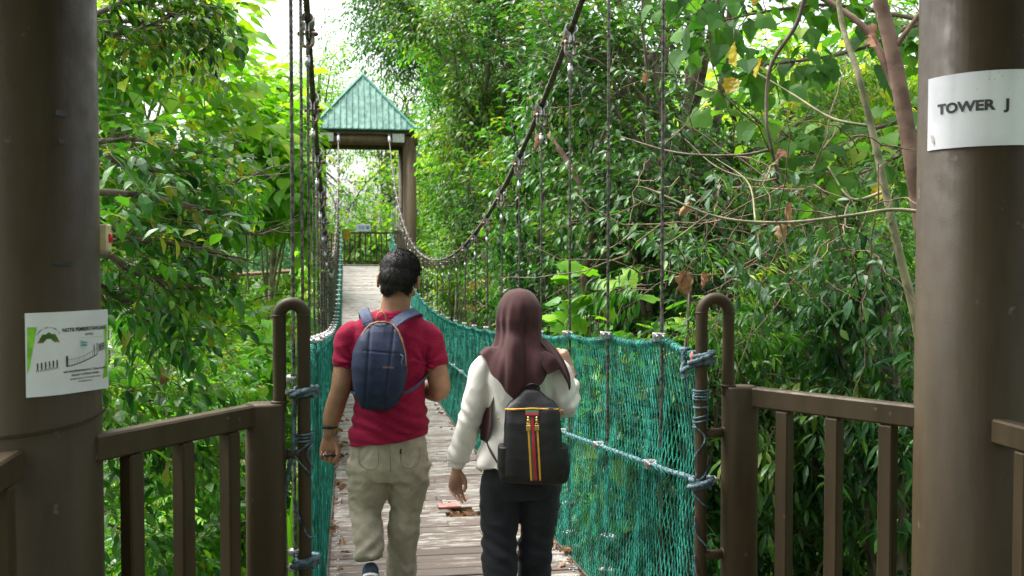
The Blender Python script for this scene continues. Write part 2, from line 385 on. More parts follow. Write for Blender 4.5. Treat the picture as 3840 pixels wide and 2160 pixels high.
M['dry'] = leafmat('dry_brown_leaf', [(0, (.12, .062, .032)), (.5, (.22, .125, .068)), (1, (.33, .215, .125))], .85, .2, (1.1, 1., .8), spec=.2)
M['soil'] = simple('forest_floor', (.045, .04, .022), .95, 0, .3, 1.2, .5, 20, col2=(.05, .085, .025))
# ================================================================== curves of the walkway
_dy = [2.9, 4.85, 5.7, 8, 11.5, 14, 18, 23, 28, 29.3]; _dz = [.0, -.06, -.11, -.25, -.38, -.36, -.2, .35, 1.02, 1.22]
_pd = np.polyfit(_dy, _dz, 4)
_pn = np.polyfit([3.82, 4.56, 5.33, 7.95, 10.9, 13.3, 16.2, 18.1, 22, 28.2, 29.3], [1.226, 1.134, 1.085, .93, .78, .72, .745, .83, 1.22, 2.05, 2.26], 5)
_pc = np.polyfit([5.53, 6.41, 7.27, 8.24, 9.11, 10.73, 12.93, 15.08, 19.15, 23.34, 28.51, 29.83], [2.863, 2.593, 2.331, 2.083, 1.917, 1.679, 1.498, 1.418, 1.703, 2.478, 4.039, 5.0], 4)
def deckz(y): return np.polyval(_pd, y)
def ropez(y): return np.polyval(_pn, y)
def cabz(y): return np.polyval(_pc, y)
HY = [3.95 + .86*k for k in range(29)]           # hangers
DW = .64; RX = .73

# ================================================================== near tower
PX, PY, PR = 1.38, 2.75, .2
tower = empty('lookout_tower', (0, .7, -.1), 'dark brown steel tower framing the view, paper notices on its two thick round posts', 'tower')
def tpart(mb, name, m, **k):
    o = mb.build(name, m, tower, **k); o.location = (0, -.7, .1); return o
for sx, y in ((-1, PY), (1, PY), (-1, -1.4), (1, -1.4)):
    tpart(cyl((sx*PX, y, -4.5), (sx*PX, y, 3.55), PR, 64), 'pillar', M['brown'])
m = MB()
for y in (PY, -1.4): cyl((-1.9, y, 3.7), (1.9, y, 3.7), .15, 24, mb=m)
for x in (-PX, PX): box((x, .675, 3.68), (.16, 4.4, .22), ch=.01, mb=m)
tpart(m, 'roof_beam', M['brown'])
m = MB(); e, zz, ap = 2.05, 3.86, 5.7
V = [(-e, .675-e-.6, zz), (e, .675-e-.6, zz), (e, .675+e+.6, zz), (-e, .675+e+.6, zz), (0, .675, ap)]
V += [(x, y, z-.05) for x, y, z in V]
m.add(V, [np.array([[0,1,4],[1,2,4],[2,3,4],[3,0,4],[6,5,9],[7,6,9],[8,7,9],[5,8,9]]), np.array([[0,5,6,1],[1,6,7,2],[2,7,8,3],[3,8,5,0]])], smooth=False)
tpart(m, 'roof', M['roof'])
m = MB()
for k in range(32): box((0, -1.55 + .15*k + .07, -.03), (3.0, .142, .06), ch=.004, mb=m)
tpart(m, 'floor_deck', M['floorboard'])
for y in (-1.4, .7, PY): tpart(box((0, y, -.16), (2.9, .12, .2)), 'floor_beam', M['brown'])

def railing(label, pts, ztop, z0, nbal, bars=(), frame_bottom=.12, loc=(0, 0, 0), sec=(.05, .07), bal=.048):
    """straight guard rail between two plan points"""
    a, b = np.array(pts[0], float), np.array(pts[1], float); L = np.linalg.norm(b-a); ang = math.atan2(b[1]-a[1], b[0]-a[0])
    c = (a+b)/2
    r = empty('guard_railing', (c[0]+loc[0], c[1]+loc[1], z0+loc[2]), label, 'railing', rz=ang)
    box((0, 0, ztop-sec[1]/2-z0), (L, sec[0], sec[1]), ch=.006).build('top_rail', M['brown'], r)
    box((0, 0, frame_bottom), (L, sec[0]*.9, .05), ch=.006).build('bottom_rail', M['brown'], r)
    for k in range(nbal):
        x = -L/2 + L*(k+.72)/(nbal+.25)
        box((x, 0, (ztop-sec[1]-z0+frame_bottom)/2), (bal, bal, ztop-sec[1]-z0-frame_bottom-.003), ch=.005).build('baluster', M['brown'], r)
    return r
def endpost(r, px, py, inner, side):
    """oblong end post with a hooped handrail pipe beside the net"""
    A = math.atan2; M4 = Matrix.Rotation(-r.rotation_euler.z, 4, 'Z') @ Matrix.Translation((-r.location.x, -r.location.y, -r.location.z))
    m = MB(); th = np.linspace(0, 2*PI, 32, endpoint=False)
    m = loft([(px, py, z, w, w*.78, 3.2) for z, w in ((-.1, .062), (1.072, .062), (1.08, .058))], 32)
    p = MB().join(m, M4).build('end_post', M['brown'], r)
    xo = px - side*.045; rad = abs(xo-inner)/2; cx = (xo+inner)/2; zt = 1.415-.021-rad
    P = [(xo, py, 1.05)] + [(xo, py, z) for z in np.linspace(1.1, zt-.01, 6)] + [(cx + side*rad*math.cos(a), py, zt + rad*math.sin(a)) for a in np.linspace(0, PI, 15)] + [(inner, py, z) for z in np.linspace(zt-.01, -.05, 12)]
    MB().join(tube(P, .021, 16), M4).build('hoop_handrail', M['brown'], r)
    for z in (.915, .478):
        m = cyl((px - side*.05, py, z), (inner, py, z), .017, 12); tube([(px - side*.064, py, z), (px - side*.058, py, z)], .023, 12, mb=m)
        MB().join(m, M4).build('spacer_bar', M['brown'], r)
    w = tube([(xo + .024*math.cos(a), py + .024*math.sin(a), 1.083) for a in np.linspace(0, 2*PI, 13)], .005, 6, caps=False)
    MB().join(w, M4).build('weld_seam', M['brown'], r)
    for zc, xx in ((zt, xo), (zt, inner)): MB().join(tube([(xx + .0205*math.cos(a), py + .0205*math.sin(a), zc) for a in np.linspace(0, 2*PI, 13)], .003, 6, caps=False), M4).build('weld_seam', M['brown'], r)
rl = railing('brown railing with hooped handrail at the left entrance of the bridge', ((-1.2, 2.72), (-.835, 3.20)), 1.08, 0, 3)
endpost(rl, -.795, 3.22, -.675, -1)
rr = railing('brown railing with hooped handrail at the right entrance of the bridge', ((.88, 3.34), (1.22, 2.84)), 1.08, 0, 3)
endpost(rr, .845, 3.36, .70, 1)
railing('side railing running back from the left tower post', ((-1.335, -1.2), (-1.335, 2.555)), 1.08, 0, 22)
railing('side railing running back from the right tower post', ((1.30, 2.57), (1.30, -1.2)), 1.08, 0, 22)

# ---------------- things on the tower posts
def on_cyl(cx, a0, r, mb):
    """map flat (x,y) of mb onto the cylinder of a near post; x grows to the viewer's right"""
    mb.V = [np.stack([cx + (r + v[:, 2])*np.cos(a0 + v[:, 0]/PR), PY + (r + v[:, 2])*np.sin(a0 + v[:, 0]/PR), v[:, 1]], -1) for v in mb.V]
    return mb
def text_mb(s, size, bold=.0, align='CENTER', shear=0):
    cu = bpy.data.curves.new('t', 'FONT'); cu.body = s; cu.size = size; cu.align_x = align; cu.offset = bold; cu.shear = shear; cu.resolution_u = 3
    o = bpy.data.objects.new('t', cu); COL.objects.link(o); dg = bpy.context.evaluated_depsgraph_get(); dg.update()
    me = bpy.data.meshes.new_from_object(o.evaluated_get(dg)); bpy.data.objects.remove(o)
    V = np.array([v.co[:] for v in me.vertices]).reshape(-1, 3); mb = MB()
    Fs = {}
    for p in me.polygons: Fs.setdefault(len(p.vertices), []).append(list(p.vertices))
    mb.add(V, [np.array(f) for f in Fs.values()], smooth=False); bpy.data.meshes.remove(me); return mb
def sh(mb, dx, dy, dz, sx=1, rot=0):
    c, s = math.cos(rot), math.sin(rot)
    for i, v in enumerate(mb.V): mb.V[i] = np.stack([(v[:, 0]*c - v[:, 1]*s)*sx + dx, v[:, 0]*s + v[:, 1]*c + dy, v[:, 2] + dz], -1)
    return mb
def sheet(w, h, z=0., peel=None, n=24, t=.0015):
    def f(u, v):
        x = (u-.5)*w; zz = z
        
        return (x, (v-.5)*h, zz)
    m = grid(f, n, 5, smooth=True); grid(lambda u, v: (f(1-u, v)[0], f(1-u, v)[1], f(1-u, v)[2]-t), n, 5, mb=m)
    return m
def poly(pts, z=0):
    V = [(x, y, z) for x, y in pts]; return MB().add(V, [np.array([list(range(len(pts)))])], smooth=False)
def bar2(a, b, w, z=0):
    a, b = np.array(a), np.array(b); d = (b-a)/np.linalg.norm(b-a); n = np.array([-d[1], d[0]])*w/2
    return poly([a-n, b-n, b+n, a+n], z)
# TOWER J sign
a0 = math.radians(-138.5)
Z1 = 1.55 + (640-281)*2.9/2504
s = on_cyl(PX, a0, PR+.0025, sh(sheet(.283, .213), 0, Z1, 0, rot=0)).build('paper_sign', [M['paper']])
tag(s, 'white laminated sign reading TOWER J on the right tower post', 'sign')
t = text_mb('TOWER', .040, .0017); sh(t, -.018, Z1-.004, .0012, 1.12); t2 = sh(text_mb('J', .040, .0017), .095, Z1-.004, .0012, 1.1); t.join(t2)
on_cyl(PX, a0, PR+.003, t).build('lettering', M['ink'], s)
sm = poly([(-.125, Z1-.058), (-.115, Z1-.066), (-.108, Z1-.085), (-.113, Z1-.092), (-.121, Z1-.083), (-.128, Z1-.09+.03)], .001)
for q in range(3):
    c = np.array([(.03, Z1+.07), (.05, Z1+.1), (.09, Z1+.075)])[q]
    for k in range(3):
        a = rng.uniform(0, 6.3); rr_ = rng.uniform(.01, .03); p0 = c + rr_*np.array([math.cos(a)*1.3, math.sin(a)*.8]); p0[1] = min(p0[1], Z1+.1)
        sm.join(poly([(p0[0]+.0028*math.cos(b)*rng.uniform(.5, 1.2), p0[1]+.0018*math.sin(b)*rng.uniform(.5, 1.2)) for b in np.linspace(0, 6.28, 8)[:-1]], .001))
on_cyl(PX, a0, PR+.003, sm).build('dirt_smear', M['lichen'], s)
# notice on the left post
Z2 = 1.55-(888-640)*2.47/2504; a0 = math.radians(-37.)
pl = .0
def NC(mb):
    """left half of the notice hugs the post, the right half springs off it along the tangent"""
    out = []
    for v in mb.V:
        u = v[:, 0]*.87; x = np.minimum(u, 0.); e = np.maximum(u, 0.); a = a0 + x/PR; r = PR + .0025 + v[:, 2]
        out.append(np.stack([-PX + r*np.cos(a) - e*math.sin(a0), PY + r*np.sin(a) + e*math.cos(a0), v[:, 1]], -1))
    mb.V = out; return mb
s = NC(sh(sheet(.255, .205, peel=pl), 0, Z2, 0)).build('paper_notice', [M['paper']])
tag(s, 'white laminated notice with small printed bridge drawing, curling off the left tower post', 'notice')
def pz(mb):
    return mb
ink = MB()
ink.join(sh(text_mb('NOTIS PEMBERITAHUAN', .0135, .0004, 'LEFT'), -.029, Z2+.052, .0012, .98))
ink.join(sh(text_mb('NOTICE', .0075, .0002), .06, Z2+.040, .0012))
ink.join(sh(text_mb('HAD MAKSIMUM MELINTAS TITIAN SILARA', .0075, .00015), .045, Z2-.050, .0012))
ink.join(sh(text_mb('ADALAH 10 ORANG SAHAJA', .0075, .00015), .045, Z2-.060, .0012))
ink.join(sh(text_mb('MAXIMUM CAPACITY OF THE CANOPY WALK', .005, .0001), .045, Z2-.069, .0012))
ink.join(sh(text_mb('IS 10 PERSONS ONLY', .005, .0001), .045, Z2-.077, .0012))
for i, chh in enumerate('TAMAN EKO RIMBA KL'):
    a = math.radians(155 - i*130/17); ink.join(sh(text_mb(chh, .0052, .0001), -.067 + .031*math.cos(a), Z2+.038+.026*math.sin(a), .0012, rot=a-PI/2))
for k in range(6):                                     # walking figures
    x = -.098 + k*.0105; y = Z2-.024+k*.001
    ink.join(poly([(x+.0022*math.cos(a), y+.0015+.0022*math.sin(a)) for a in np.linspace(0, 6.28, 9)[:-1]], .0012))
    for p in (((x, y), (x, y-.010), .003), ((x, y-.003), (x+.004, y-.006), .0012), ((x, y-.009), (x-.003, y-.019), .0014), ((x, y-.009), (x+.004, y-.018), .0014)): ink.join(bar2(*p, .0012))
for k in range(4):
    x = .094 + k*.0055; y = Z2+.012+k*.001
    ink.join(poly([(x+.0018*math.cos(a), y+.0015+.0018*math.sin(a)) for a in np.linspace(0, 6.28, 9)[:-1]], .0012))
    for p in (((x, y), (x, y-.009), .0026), ((x, y-.003), (x+.0035, y-.006), .001), ((x, y-.008), (x-.0025, y-.016), .0012), ((x, y-.008), (x+.003, y-.016), .0012)): ink.join(bar2(*p, .0012))
pr = lambda t: (-.018+.105*t, Z2-.034+.022*t**1.6)
for k in range(10): ink.join(bar2(pr(k/10), pr((k+1)/10), .0022, .0012))
tp = lambda t: (pr(t)[0], pr(t)[1] + .018 - .004*math.sin(PI*t))
for k in range(10): ink.join(bar2(tp(k/10), tp((k+1)/10), .0008, .0012))
for k in range(1, 12): ink.join(bar2(pr(k/12), tp(k/12), .0007, .0012))
for t, w, h in ((.02, .006, .026), (.9, .002, .03), (1., .002, .03)): ink.join(bar2(pr(t), (pr(t)[0], pr(t)[1]+h), w, .0012))
NC(pz(ink)).build('lettering', M['ink'], s)
g = poly([(-.122, Z2+.068), (-.098, Z2+.068), (-.118, Z2-.03), (-.124, Z2-.045)], .0011); NC(pz(g)).build('green_border', M['greenink'], s); g = MB().join(poly([(.112, Z2+.062), (.122, Z2+.064), (.124, Z2-.02), (.123, Z2-.072), (.105, Z2-.076), (.118, Z2-.02)], .0011))
NC(pz(bar2((-.032, Z2+.034), (.108, Z2+.034), .0006, .0011))).build('green_rule', M['greenink'], s)
NC(pz(g)).build('green_border', M['greenink'], s)
h = poly([(-.067+.026*math.cos(a), Z2+.032+.020*math.sin(a)*(1+.12*math.sin(9*a))) for a in np.linspace(0, PI, 22)], .0011)
NC(pz(h)).build('hill_emblem', simple('emblem_green', (.05, .12, .02), .4), s)
NC(pz(poly([(-.097, Z2+.028), (-.037, Z2+.028), (-.038, Z2+.0325), (-.096, Z2+.0325)], .0013))).build('emblem_base', M['tan'], s)
h = poly([(.030, Z2+.008), (.054, Z2+.010), (.056, Z2+.028), (.028, Z2+.028)], .0011); h.join(bar2((.042, Z2-.002), (.042, Z2+.009), .003, .0011))
NC(pz(h)).build('drawn_signboard', M['paleink'], s)
h = sh(text_mb('TITIAN', .0058, .0001), .042, Z2+.020, .0014); h.join(sh(text_mb('SILARA', .0058, .0001), .042, Z2+.0135, .0014)); NC(pz(h)).build('small_lettering', M['ink'], s)
# tape marks
for (ang, z, w, hh) in ((-42, 1.55+(640-285)*2.45/2504, .03, .013), (-42, 1.55+(640-355)*2.45/2504, .016, .012), (-43, 1.55+(640-662)*2.45/2504, .05, .009)):
    m = sheet(w, hh, n=6, t=.0006); sh(m, 0, z, 0, rot=-.05)
    o = on_cyl(-PX, math.radians(ang), PR+.0012, m).build('tape_scrap', M['black'])
    tag(o, {0: 'small black tape scrap high on the left tower post'}.get(0) if hh == .013 else ('ragged black tape scrap below the highest one on the left post' if hh == .012 else 'long black tape strip above the notice on the left post'), 'tape')
# emergency call box
cb = empty('call_box', (-1.178, 2.80, 1.55-(598-640)*2.64/2504+.0), 'cream call box with a round red button on the left tower post', 'call box')
box((-.01, 0, 0), (.05, .05, .072), ch=.004).build('case', M['cream'], cb); 
box((-.037, -.0, 0), (.02, .03, .05)).build('mount', M['black'], cb)
ell((.016, 0, 0), (.008, .014, .014), 16, 10).build('push_button', M['red'], cb)
# chain around the left post
m = MB(); nl = 70
for k in range(nl):
    a = math.radians(-120 + 130*k/(nl-1)); z = 1.115 + .035*((k/(nl-1))**1.5) - .01
    c = np.array([-PX + (PR+.0065)*math.cos(a), PY + (PR+.0065)*math.sin(a), z - .0]); tdir = np.array([-math.sin(a), math.cos(a), .06]); n = np.array([math.cos(a), math.sin(a), 0])
    up = np.cross(tdir, n) if k % 2 else n*.55 + np.cross(tdir, n)*.6
    up = nrm(up)
    P = [c + tdir*.0062*math.cos(q) + up*.0036*math.sin(q) for q in np.linspace(0, 2*PI, 9)]
    tube(P, .0013, 5, caps=False, mb=m)
tag(m.build('link_chain', M['brown']), 'thin brown painted chain looped around the left tower post', 'chain')

# ================================================================== suspension bridge
bridge = empty('suspension_footbridge', (0, 3.3, -.05), 'hanging footbridge with plank walkway, green netting and steel cables', 'footbridge')
BL = (0, -3.3, .05)
def bpart(mb, name, m, parent=None, **k):
    o = mb.build(name, m, parent or bridge, **k)
    if parent is None: o.location = BL
    return o
m = MB(); y = 3.0; k = 0; r_ = random.Random(4)
holes = {}
while y < 29.35:
    w = .142 if y < 20 else .15; yc = y + w/2; z = float(deckz(yc)); sl = math.atan(float(deckz(yc+.05)-deckz(yc-.05))/.1)
    A = r_.random(); dz = r_.uniform(-.003, .003); R = rotm('X', sl + r_.uniform(-.01, .01)); tz = r_.uniform(-.004, .004)
    hw = DW + r_.uniform(-.01, .012); spl = r_.uniform(-.35, .35)
    gap = .004 + .008*r_.random()**2
    hole = 6.43 < yc < 6.70
    segs = [(-hw, spl-.002), (spl+.002, hw)] if r_.random() < .6 else [(-hw, hw)]
    if hole: segs = [(-hw, .10 + .03*(k % 2)), (.335-.04*(k % 2), hw)]
    for a, b in segs:
        box(((a+b)/2, yc, z-.014+dz), (b-a, w-gap, .028), R=R @ rotm('Y', tz), ch=.003, attr=A*.8 + r_.random()*.2, mb=m)
    y += w; k += 1
bpart(m, 'plank_deck', M['deck'])
# broken place: grating and a reddish repair board
m = MB(); z = float(deckz(6.56))-.035
for q in range(10):
    for s_ in (-1, 1): box((.225, 6.56, z-.004*(s_ > 0)), (.5, .006, .006), R=rotm('Z', s_*.7) , mb=m) if q == 0 else box((.225 + (q-5)*.032, 6.56, z-.004*(s_ > 0)), (.40, .006, .006), R=rotm('Z', s_*.75), mb=m)
bpart(m, 'steel_grating', M['rust'])
bpart(box((.14, 6.70, float(deckz(6.7))+.012), (.155, .10, .016), R=rotm('Z', .04), ch=.003), 'repair_board', simple('reddish_repair_board', (.27, .115, .10), .7, 0, .2, 30, .3, 90))
m = MB()
for sx in (-1, 1):
    P = [(sx*(DW+.012), y, float(deckz(y))-.05) for y in np.linspace(3.0, 29.3, 60)]
    tube(P, .02, 8, mb=m)
for y in HY: box((0, y, float(deckz(y))-.075), (1.62, .05, .05), mb=m)
bpart(m, 'cross_beam', M['dirtysteel'])
m = MB()
for y in np.arange(3.2, 14, .142):
    for sx in (-1, 1):
        for q in (0, .03): 
            yy = y + q; ell((sx*(DW-.035-q*.4), yy+.05, float(deckz(yy+.05))+.002), (.006, .006, .004), 8, 5, mb=m)
bpart(m, 'plank_bolt', M['galv'])
def strip_edge(sx):
    P = [(sx*(DW+.004), y, float(deckz(y))+.008) for y in np.linspace(3.3, 29.2, 60)]
    return tube(P, .007, 6)
for sx in (-1, 1): bpart(strip_edge(sx), 'edge_cable', M['cable'])

def scal(y):
    """sag of the top rope between hanger clamps"""
    t = ((y - HY[0]) / .86) % 1.; return -.022*4*t*(1-t)
def topx(y, sx=1): return RX + .035*math.sin(min(max((y-3.3)/3, 0), 1)*PI) if sx > 0 else .672
def toprope(y, sx):
    return np.array([sx*topx(y, sx), y, float(ropez(y)) + (scal(y) if y > HY[0] else 0)])
def midz(y): return max(float(deckz(y)) + .60 + .015*math.sin(y*1.3), .735 - (y-3.4)*.098)
def netobj(sx):
    """diamond mesh of thin twine"""
    ys = np.arange(3.40 if sx > 0 else 3.27, 29.1, .0195); nr = 26; fk = 1. if sx > 0 else .35
    m = MB(); r = random.Random(7 if sx > 0 else 7)
    Y, I = np.meshgrid(ys, np.arange(nr+1), indexing='ij')
    t = I/nr; par = (np.arange(len(ys))[:, None] + I) % 2
    zt = np.array([toprope(q, 1)[2] for q in ys]); zb = deckz(ys)-.02
    zt = np.where(ys < 3.95, 1.19 + (zt[np.searchsorted(ys, 3.95)]-1.19)*np.clip((ys-3.40)/.55, 0, 1), zt)
    g = np.random.default_rng(3)
    # folds of slack netting
    fold = (.010*np.sin(ys*9.1) + .004*np.sin(ys*23.7+1.))*fk
    Yw = Y + g.normal(0, .0016, Y.shape) + (.022*np.sin(t*5+Y*1.7))*np.sin(t*PI)
    Z = zt[:, None]*t + zb[:, None]*(1-t) + g.normal(0, .002, Y.shape) + .008*np.sin(Y*6.1+t*3)*np.sin(t*PI)
    tx = np.array([topx(q, sx) for q in ys])
    X = (DW+.012)*(1-t) + tx[:, None]*t + fk*.045*np.sin(PI*t) + fold[:, None]*np.sin(PI*t)**.7 - fk*.02*np.exp(-((t-.5)/.16)**2)
    P = np.stack([X*sx, Yw, Z], -1)
    ok = (par == 0)
    A = []; B = []
    n1, n2 = P.shape[:2]
    i, j = np.nonzero(ok)
    for di, dj in ((1, 1), (-1, 1)):
        s_ = (i+di >= 0) & (i+di < n1) & (j+dj < n2)
        A.append(P[i[s_], j[s_]]); B.append(P[i[s_]+di, j[s_]+dj])
    A = np.concatenate(A); B = np.concatenate(B)
    D = nrm(B-A); q = nrm(np.cross(D, V3(1, .2, .3))); q2 = np.cross(D, q); rad = .0026
    mid = (A+B)/2 + g.normal(0, .0014, A.shape)
    vs = []
    for C, rr_ in ((A-D*.001, rad*1.35), (mid, rad*.9), (B+D*.001, rad*1.35)):
        for k in range(3):
            a = k*2*PI/3; vs.append(C + rr_*(math.cos(a)*q + math.sin(a)*q2))
    V = np.stack(vs, 1); n = len(A); base = np.arange(n)[:, None]*9
    F = np.concatenate([base + np.array([[k, (k+1) % 3, 3+(k+1) % 3, 3+k]]) for k in range(3)] + [base + np.array([[3+k, 3+(k+1) % 3, 6+(k+1) % 3, 6+k]]) for k in range(3)])
    m.add(V.reshape(-1, 3), F, smooth=True)
    return m
netR = bpart(netobj(1), 'safety_net', M['net'])
netL = bpart(netobj(-1), 'safety_net', M['net'])
def ropes(sx):
    ys = list(np.arange(3.95, 29.2, .12)); g = np.random.default_rng(5)
    yp, xp = (3.36, .70) if sx > 0 else (3.22, -.675)
    z0 = 1.185
    P = [(xp, yp+.02, z0), (xp*.6+sx*topx(3.95, sx)*.4, yp*.6+3.95*.4, z0*.6+float(ropez(3.95))*.4 - .01)] + [tuple(toprope(y, sx)) for y in ys]
    P = cr(P, 420)
    top = tube(P, .0115, 8, lobes=4, lobe=.22, twist=60)
    wr = MB()                                            # teal twine whipped around the top rope
    L = 0; T, N, B = frames(P); out = []
    cs = np.concatenate([[0], np.cumsum(np.linalg.norm(np.diff(P, axis=0), axis=1))]); tot = cs[-1]
    u = np.linspace(.03, tot, int(tot/.0042)); idx = np.interp(u, cs, np.arange(len(P)))
    C = np.stack([np.interp(idx, np.arange(len(P)), P[:, k]) for k in range(3)], -1); NN = np.stack([np.interp(idx, np.arange(len(P)), N[:, k]) for k in range(3)], -1); BB = np.stack([np.interp(idx, np.arange(len(P)), B[:, k]) for k in range(3)], -1)
    ph = u*2*PI/.026 + 1.2*np.sin(u*31); rr_ = .0150 + .002*np.sin(u*77)
    H = C + rr_[:, None]*(np.cos(ph)[:, None]*NN + np.sin(ph)[:, None]*BB)
    tube(H, .0022, 4, mb=wr)
    ph2 = -u*2*PI/.041 + 2*np.sin(u*17); H = C + (rr_+.002)[:, None]*(np.cos(ph2)[:, None]*NN + np.sin(ph2)[:, None]*BB); H[:, 2] -= .006
    tube(H, .0019, 4, mb=wr)
    P2 = [(xp, yp+.02, .745)] + [(sx*(.70 if y > 3.6 else .70), y, midz(y)) for y in np.arange(3.7, 29.1, .3)]
    P2 = cr(P2, 300); mid = tube(P2, .0105, 8, lobes=4, lobe=.22, twist=60)
    wr2 = MB(); T, N, B = frames(P2); cs = np.concatenate([[0], np.cumsum(np.linalg.norm(np.diff(P2, axis=0), axis=1))]); tot = cs[-1]
    u = np.linspace(.03, tot, int(tot/.01)); idx = np.interp(u, cs, np.arange(len(P2)))
    C = np.stack([np.interp(idx, np.arange(len(P2)), P2[:, k]) for k in range(3)], -1); NN = np.stack([np.interp(idx, np.arange(len(P2)), N[:, k]) for k in range(3)], -1); BB = np.stack([np.interp(idx, np.arange(len(P2)), B[:, k]) for k in range(3)], -1)
    ph = u*2*PI/.07; tube(C + .013*(np.cos(ph)[:, None]*NN + np.sin(ph)[:, None]*BB), .002, 4, mb=wr2)
    return top, wr, mid, wr2
for sx in (-1, 1):
    a, b, c, d = ropes(sx)
    o = a.build('top_rope', M['rope'], bridge); o.location = BL; b.build('net_whipping', M['net'], o)
    o = c.build('middle_rope', M['rope'], bridge); o.location = BL; d.build('net_whipping', M['net'], o)
# main cables
CXM = .745
for sx in (-1, 1):
    ys = np.concatenate([np.linspace(2.75, 12, 760), np.linspace(12.05, 29.9, 420)])
    P = np.stack([np.full(len(ys), sx*CXM), ys, cabz(ys)], -1)
    o = tube(P, .0195, 12, lobes=6, lobe=.30, twist=34).build('main_cable', M['cable'], bridge); o.location = BL
    m = MB()
    o = tube([(sx*CXM, 29.75, float(cabz(29.75))), (sx*CXM, 30.1, 5.15)], .05, 10).build('cable_socket', M['galv'], bridge); o.location = BL
# hangers
def clamp_mesh():
    m = MB()
    for s_ in (-1, 1):   # bent clamp plates embracing the cable, closing below it
        pr = [(s_*.0035, -.075), (s_*.004, -.032), (s_*.021, -.016), (s_*.0255, .004), (s_*.018, .022), (s_*.006, .028)]
        V = []; w = .026
        for x, z in pr: V += [(x, -w, z), (x, w, z)]
        for x, z in pr: V += [(x+s_*.0055, -w, z), (x+s_*.0055, w, z)]
        n = len(pr); F = []
        for k in range(n-1):
            F += [[2*k, 2*k+1, 2*k+3, 2*k+2], [2*n+2*k, 2*n+2*k+2, 2*n+2*k+3, 2*n+2*k+1], [2*k, 2*k+2, 2*n+2*k+2, 2*n+2*k], [2*k+1, 2*n+2*k+1, 2*n+2*k+3, 2*k+3]]
        F += [[0, 2*n, 2*n+1, 1], [2*n-2, 2*n-1, 4*n-1, 4*n-2]]
        m.add(V, np.array(F), smooth=False)
    return m
def bolt_mesh(L=.062, r=.006, z=-.062, hex_=.011, y=0):
    m = MB(); cyl((-L/2-.006, y, z), (L/2+.010, y, z), r, 8, mb=m)
    for s_ in (-1, 1): cyl((s_*L/2-.006, y, z), (s_*L/2+.006, y, z), hex_, 6, mb=m, smooth=False)
    return m
def shackle_mesh():
    m = MB(); w = .022
    P = [(-w, 0, .004), (-w, 0, -.02)] + [(w*math.cos(a), 0, -.045 + w*1.05*math.sin(a)) for a in np.linspace(PI, 2*PI, 9)] + [(w, 0, -.02), (w, 0, .004)]
    tube(P, .0078, 8, mb=m); 
    for s_ in (-1, 1): cyl((s_*w-.006, 0, 0), (s_*w+.006, 0, 0), .013, 10, mb=m)
    return m
ME = {}
ME['clamp'] = clamp_mesh().mesh('cable_clamp', [M['galv']]); ME['bolt'] = bolt_mesh().join(bolt_mesh(.04, .0045, -.038, .009, .016)).mesh('clamp_bolt', [M['rust']])
ME['shackle'] = shackle_mesh().mesh('shackle', [M['dirtysteel']])
m = MB(); P = [(.0, -.0085, -.085), (0, -.0125, -.045), (0, -.010, -.012), (0, 0, -.001), (0, .010, -.012), (0, .0125, -.045), (0, .0085, -.085)]; tube(cr(P, 20), .0058, 8, lobes=6, lobe=.25, twist=60, mb=m)
ME['loop'] = m.mesh('thimble_loop', [M['wire']])
m = cyl((0, 0, -.125), (0, 0, -.082), .0128, 14); tube([(0, 0, -.082), (0, 0, -.070)], [.0128, .009], 14, mb=m); ME['ferrule'] = m.mesh('ferrule', [M['galv']])
m = MB()
for s_ in (-1, 1):
    box((s_*.013, 0, 0), (.012, .05, .036), ch=.003, mb=m)
for yy in (-.014, .014):
    cyl((-.042, yy, .006), (.045, yy, .006), .0048, 8, mb=m)
    for s_ in (-1, 1): cyl((s_*.024-.006, yy, .006), (s_*.024+.006, yy, .006), .009, 6, mb=m, smooth=False)
ME['rclamp'] = m.mesh('rope_clamp', [M['galv']]); 
m2 = MB()
for yy in (-.014, .014): cyl((.034, yy, .006), (.052, yy, .006), .006, 6, mb=m2); 
ME['rusty'] = m2.mesh('rusty_bolt_end', [M['rust']])
def mk(name, me, par, loc, rx=0, rz=0):
    o = bpy.data.objects.new(name, me); COL.objects.link(o); o.parent = par; o.location = loc; o.rotation_euler = (rx, 0, rz); return o
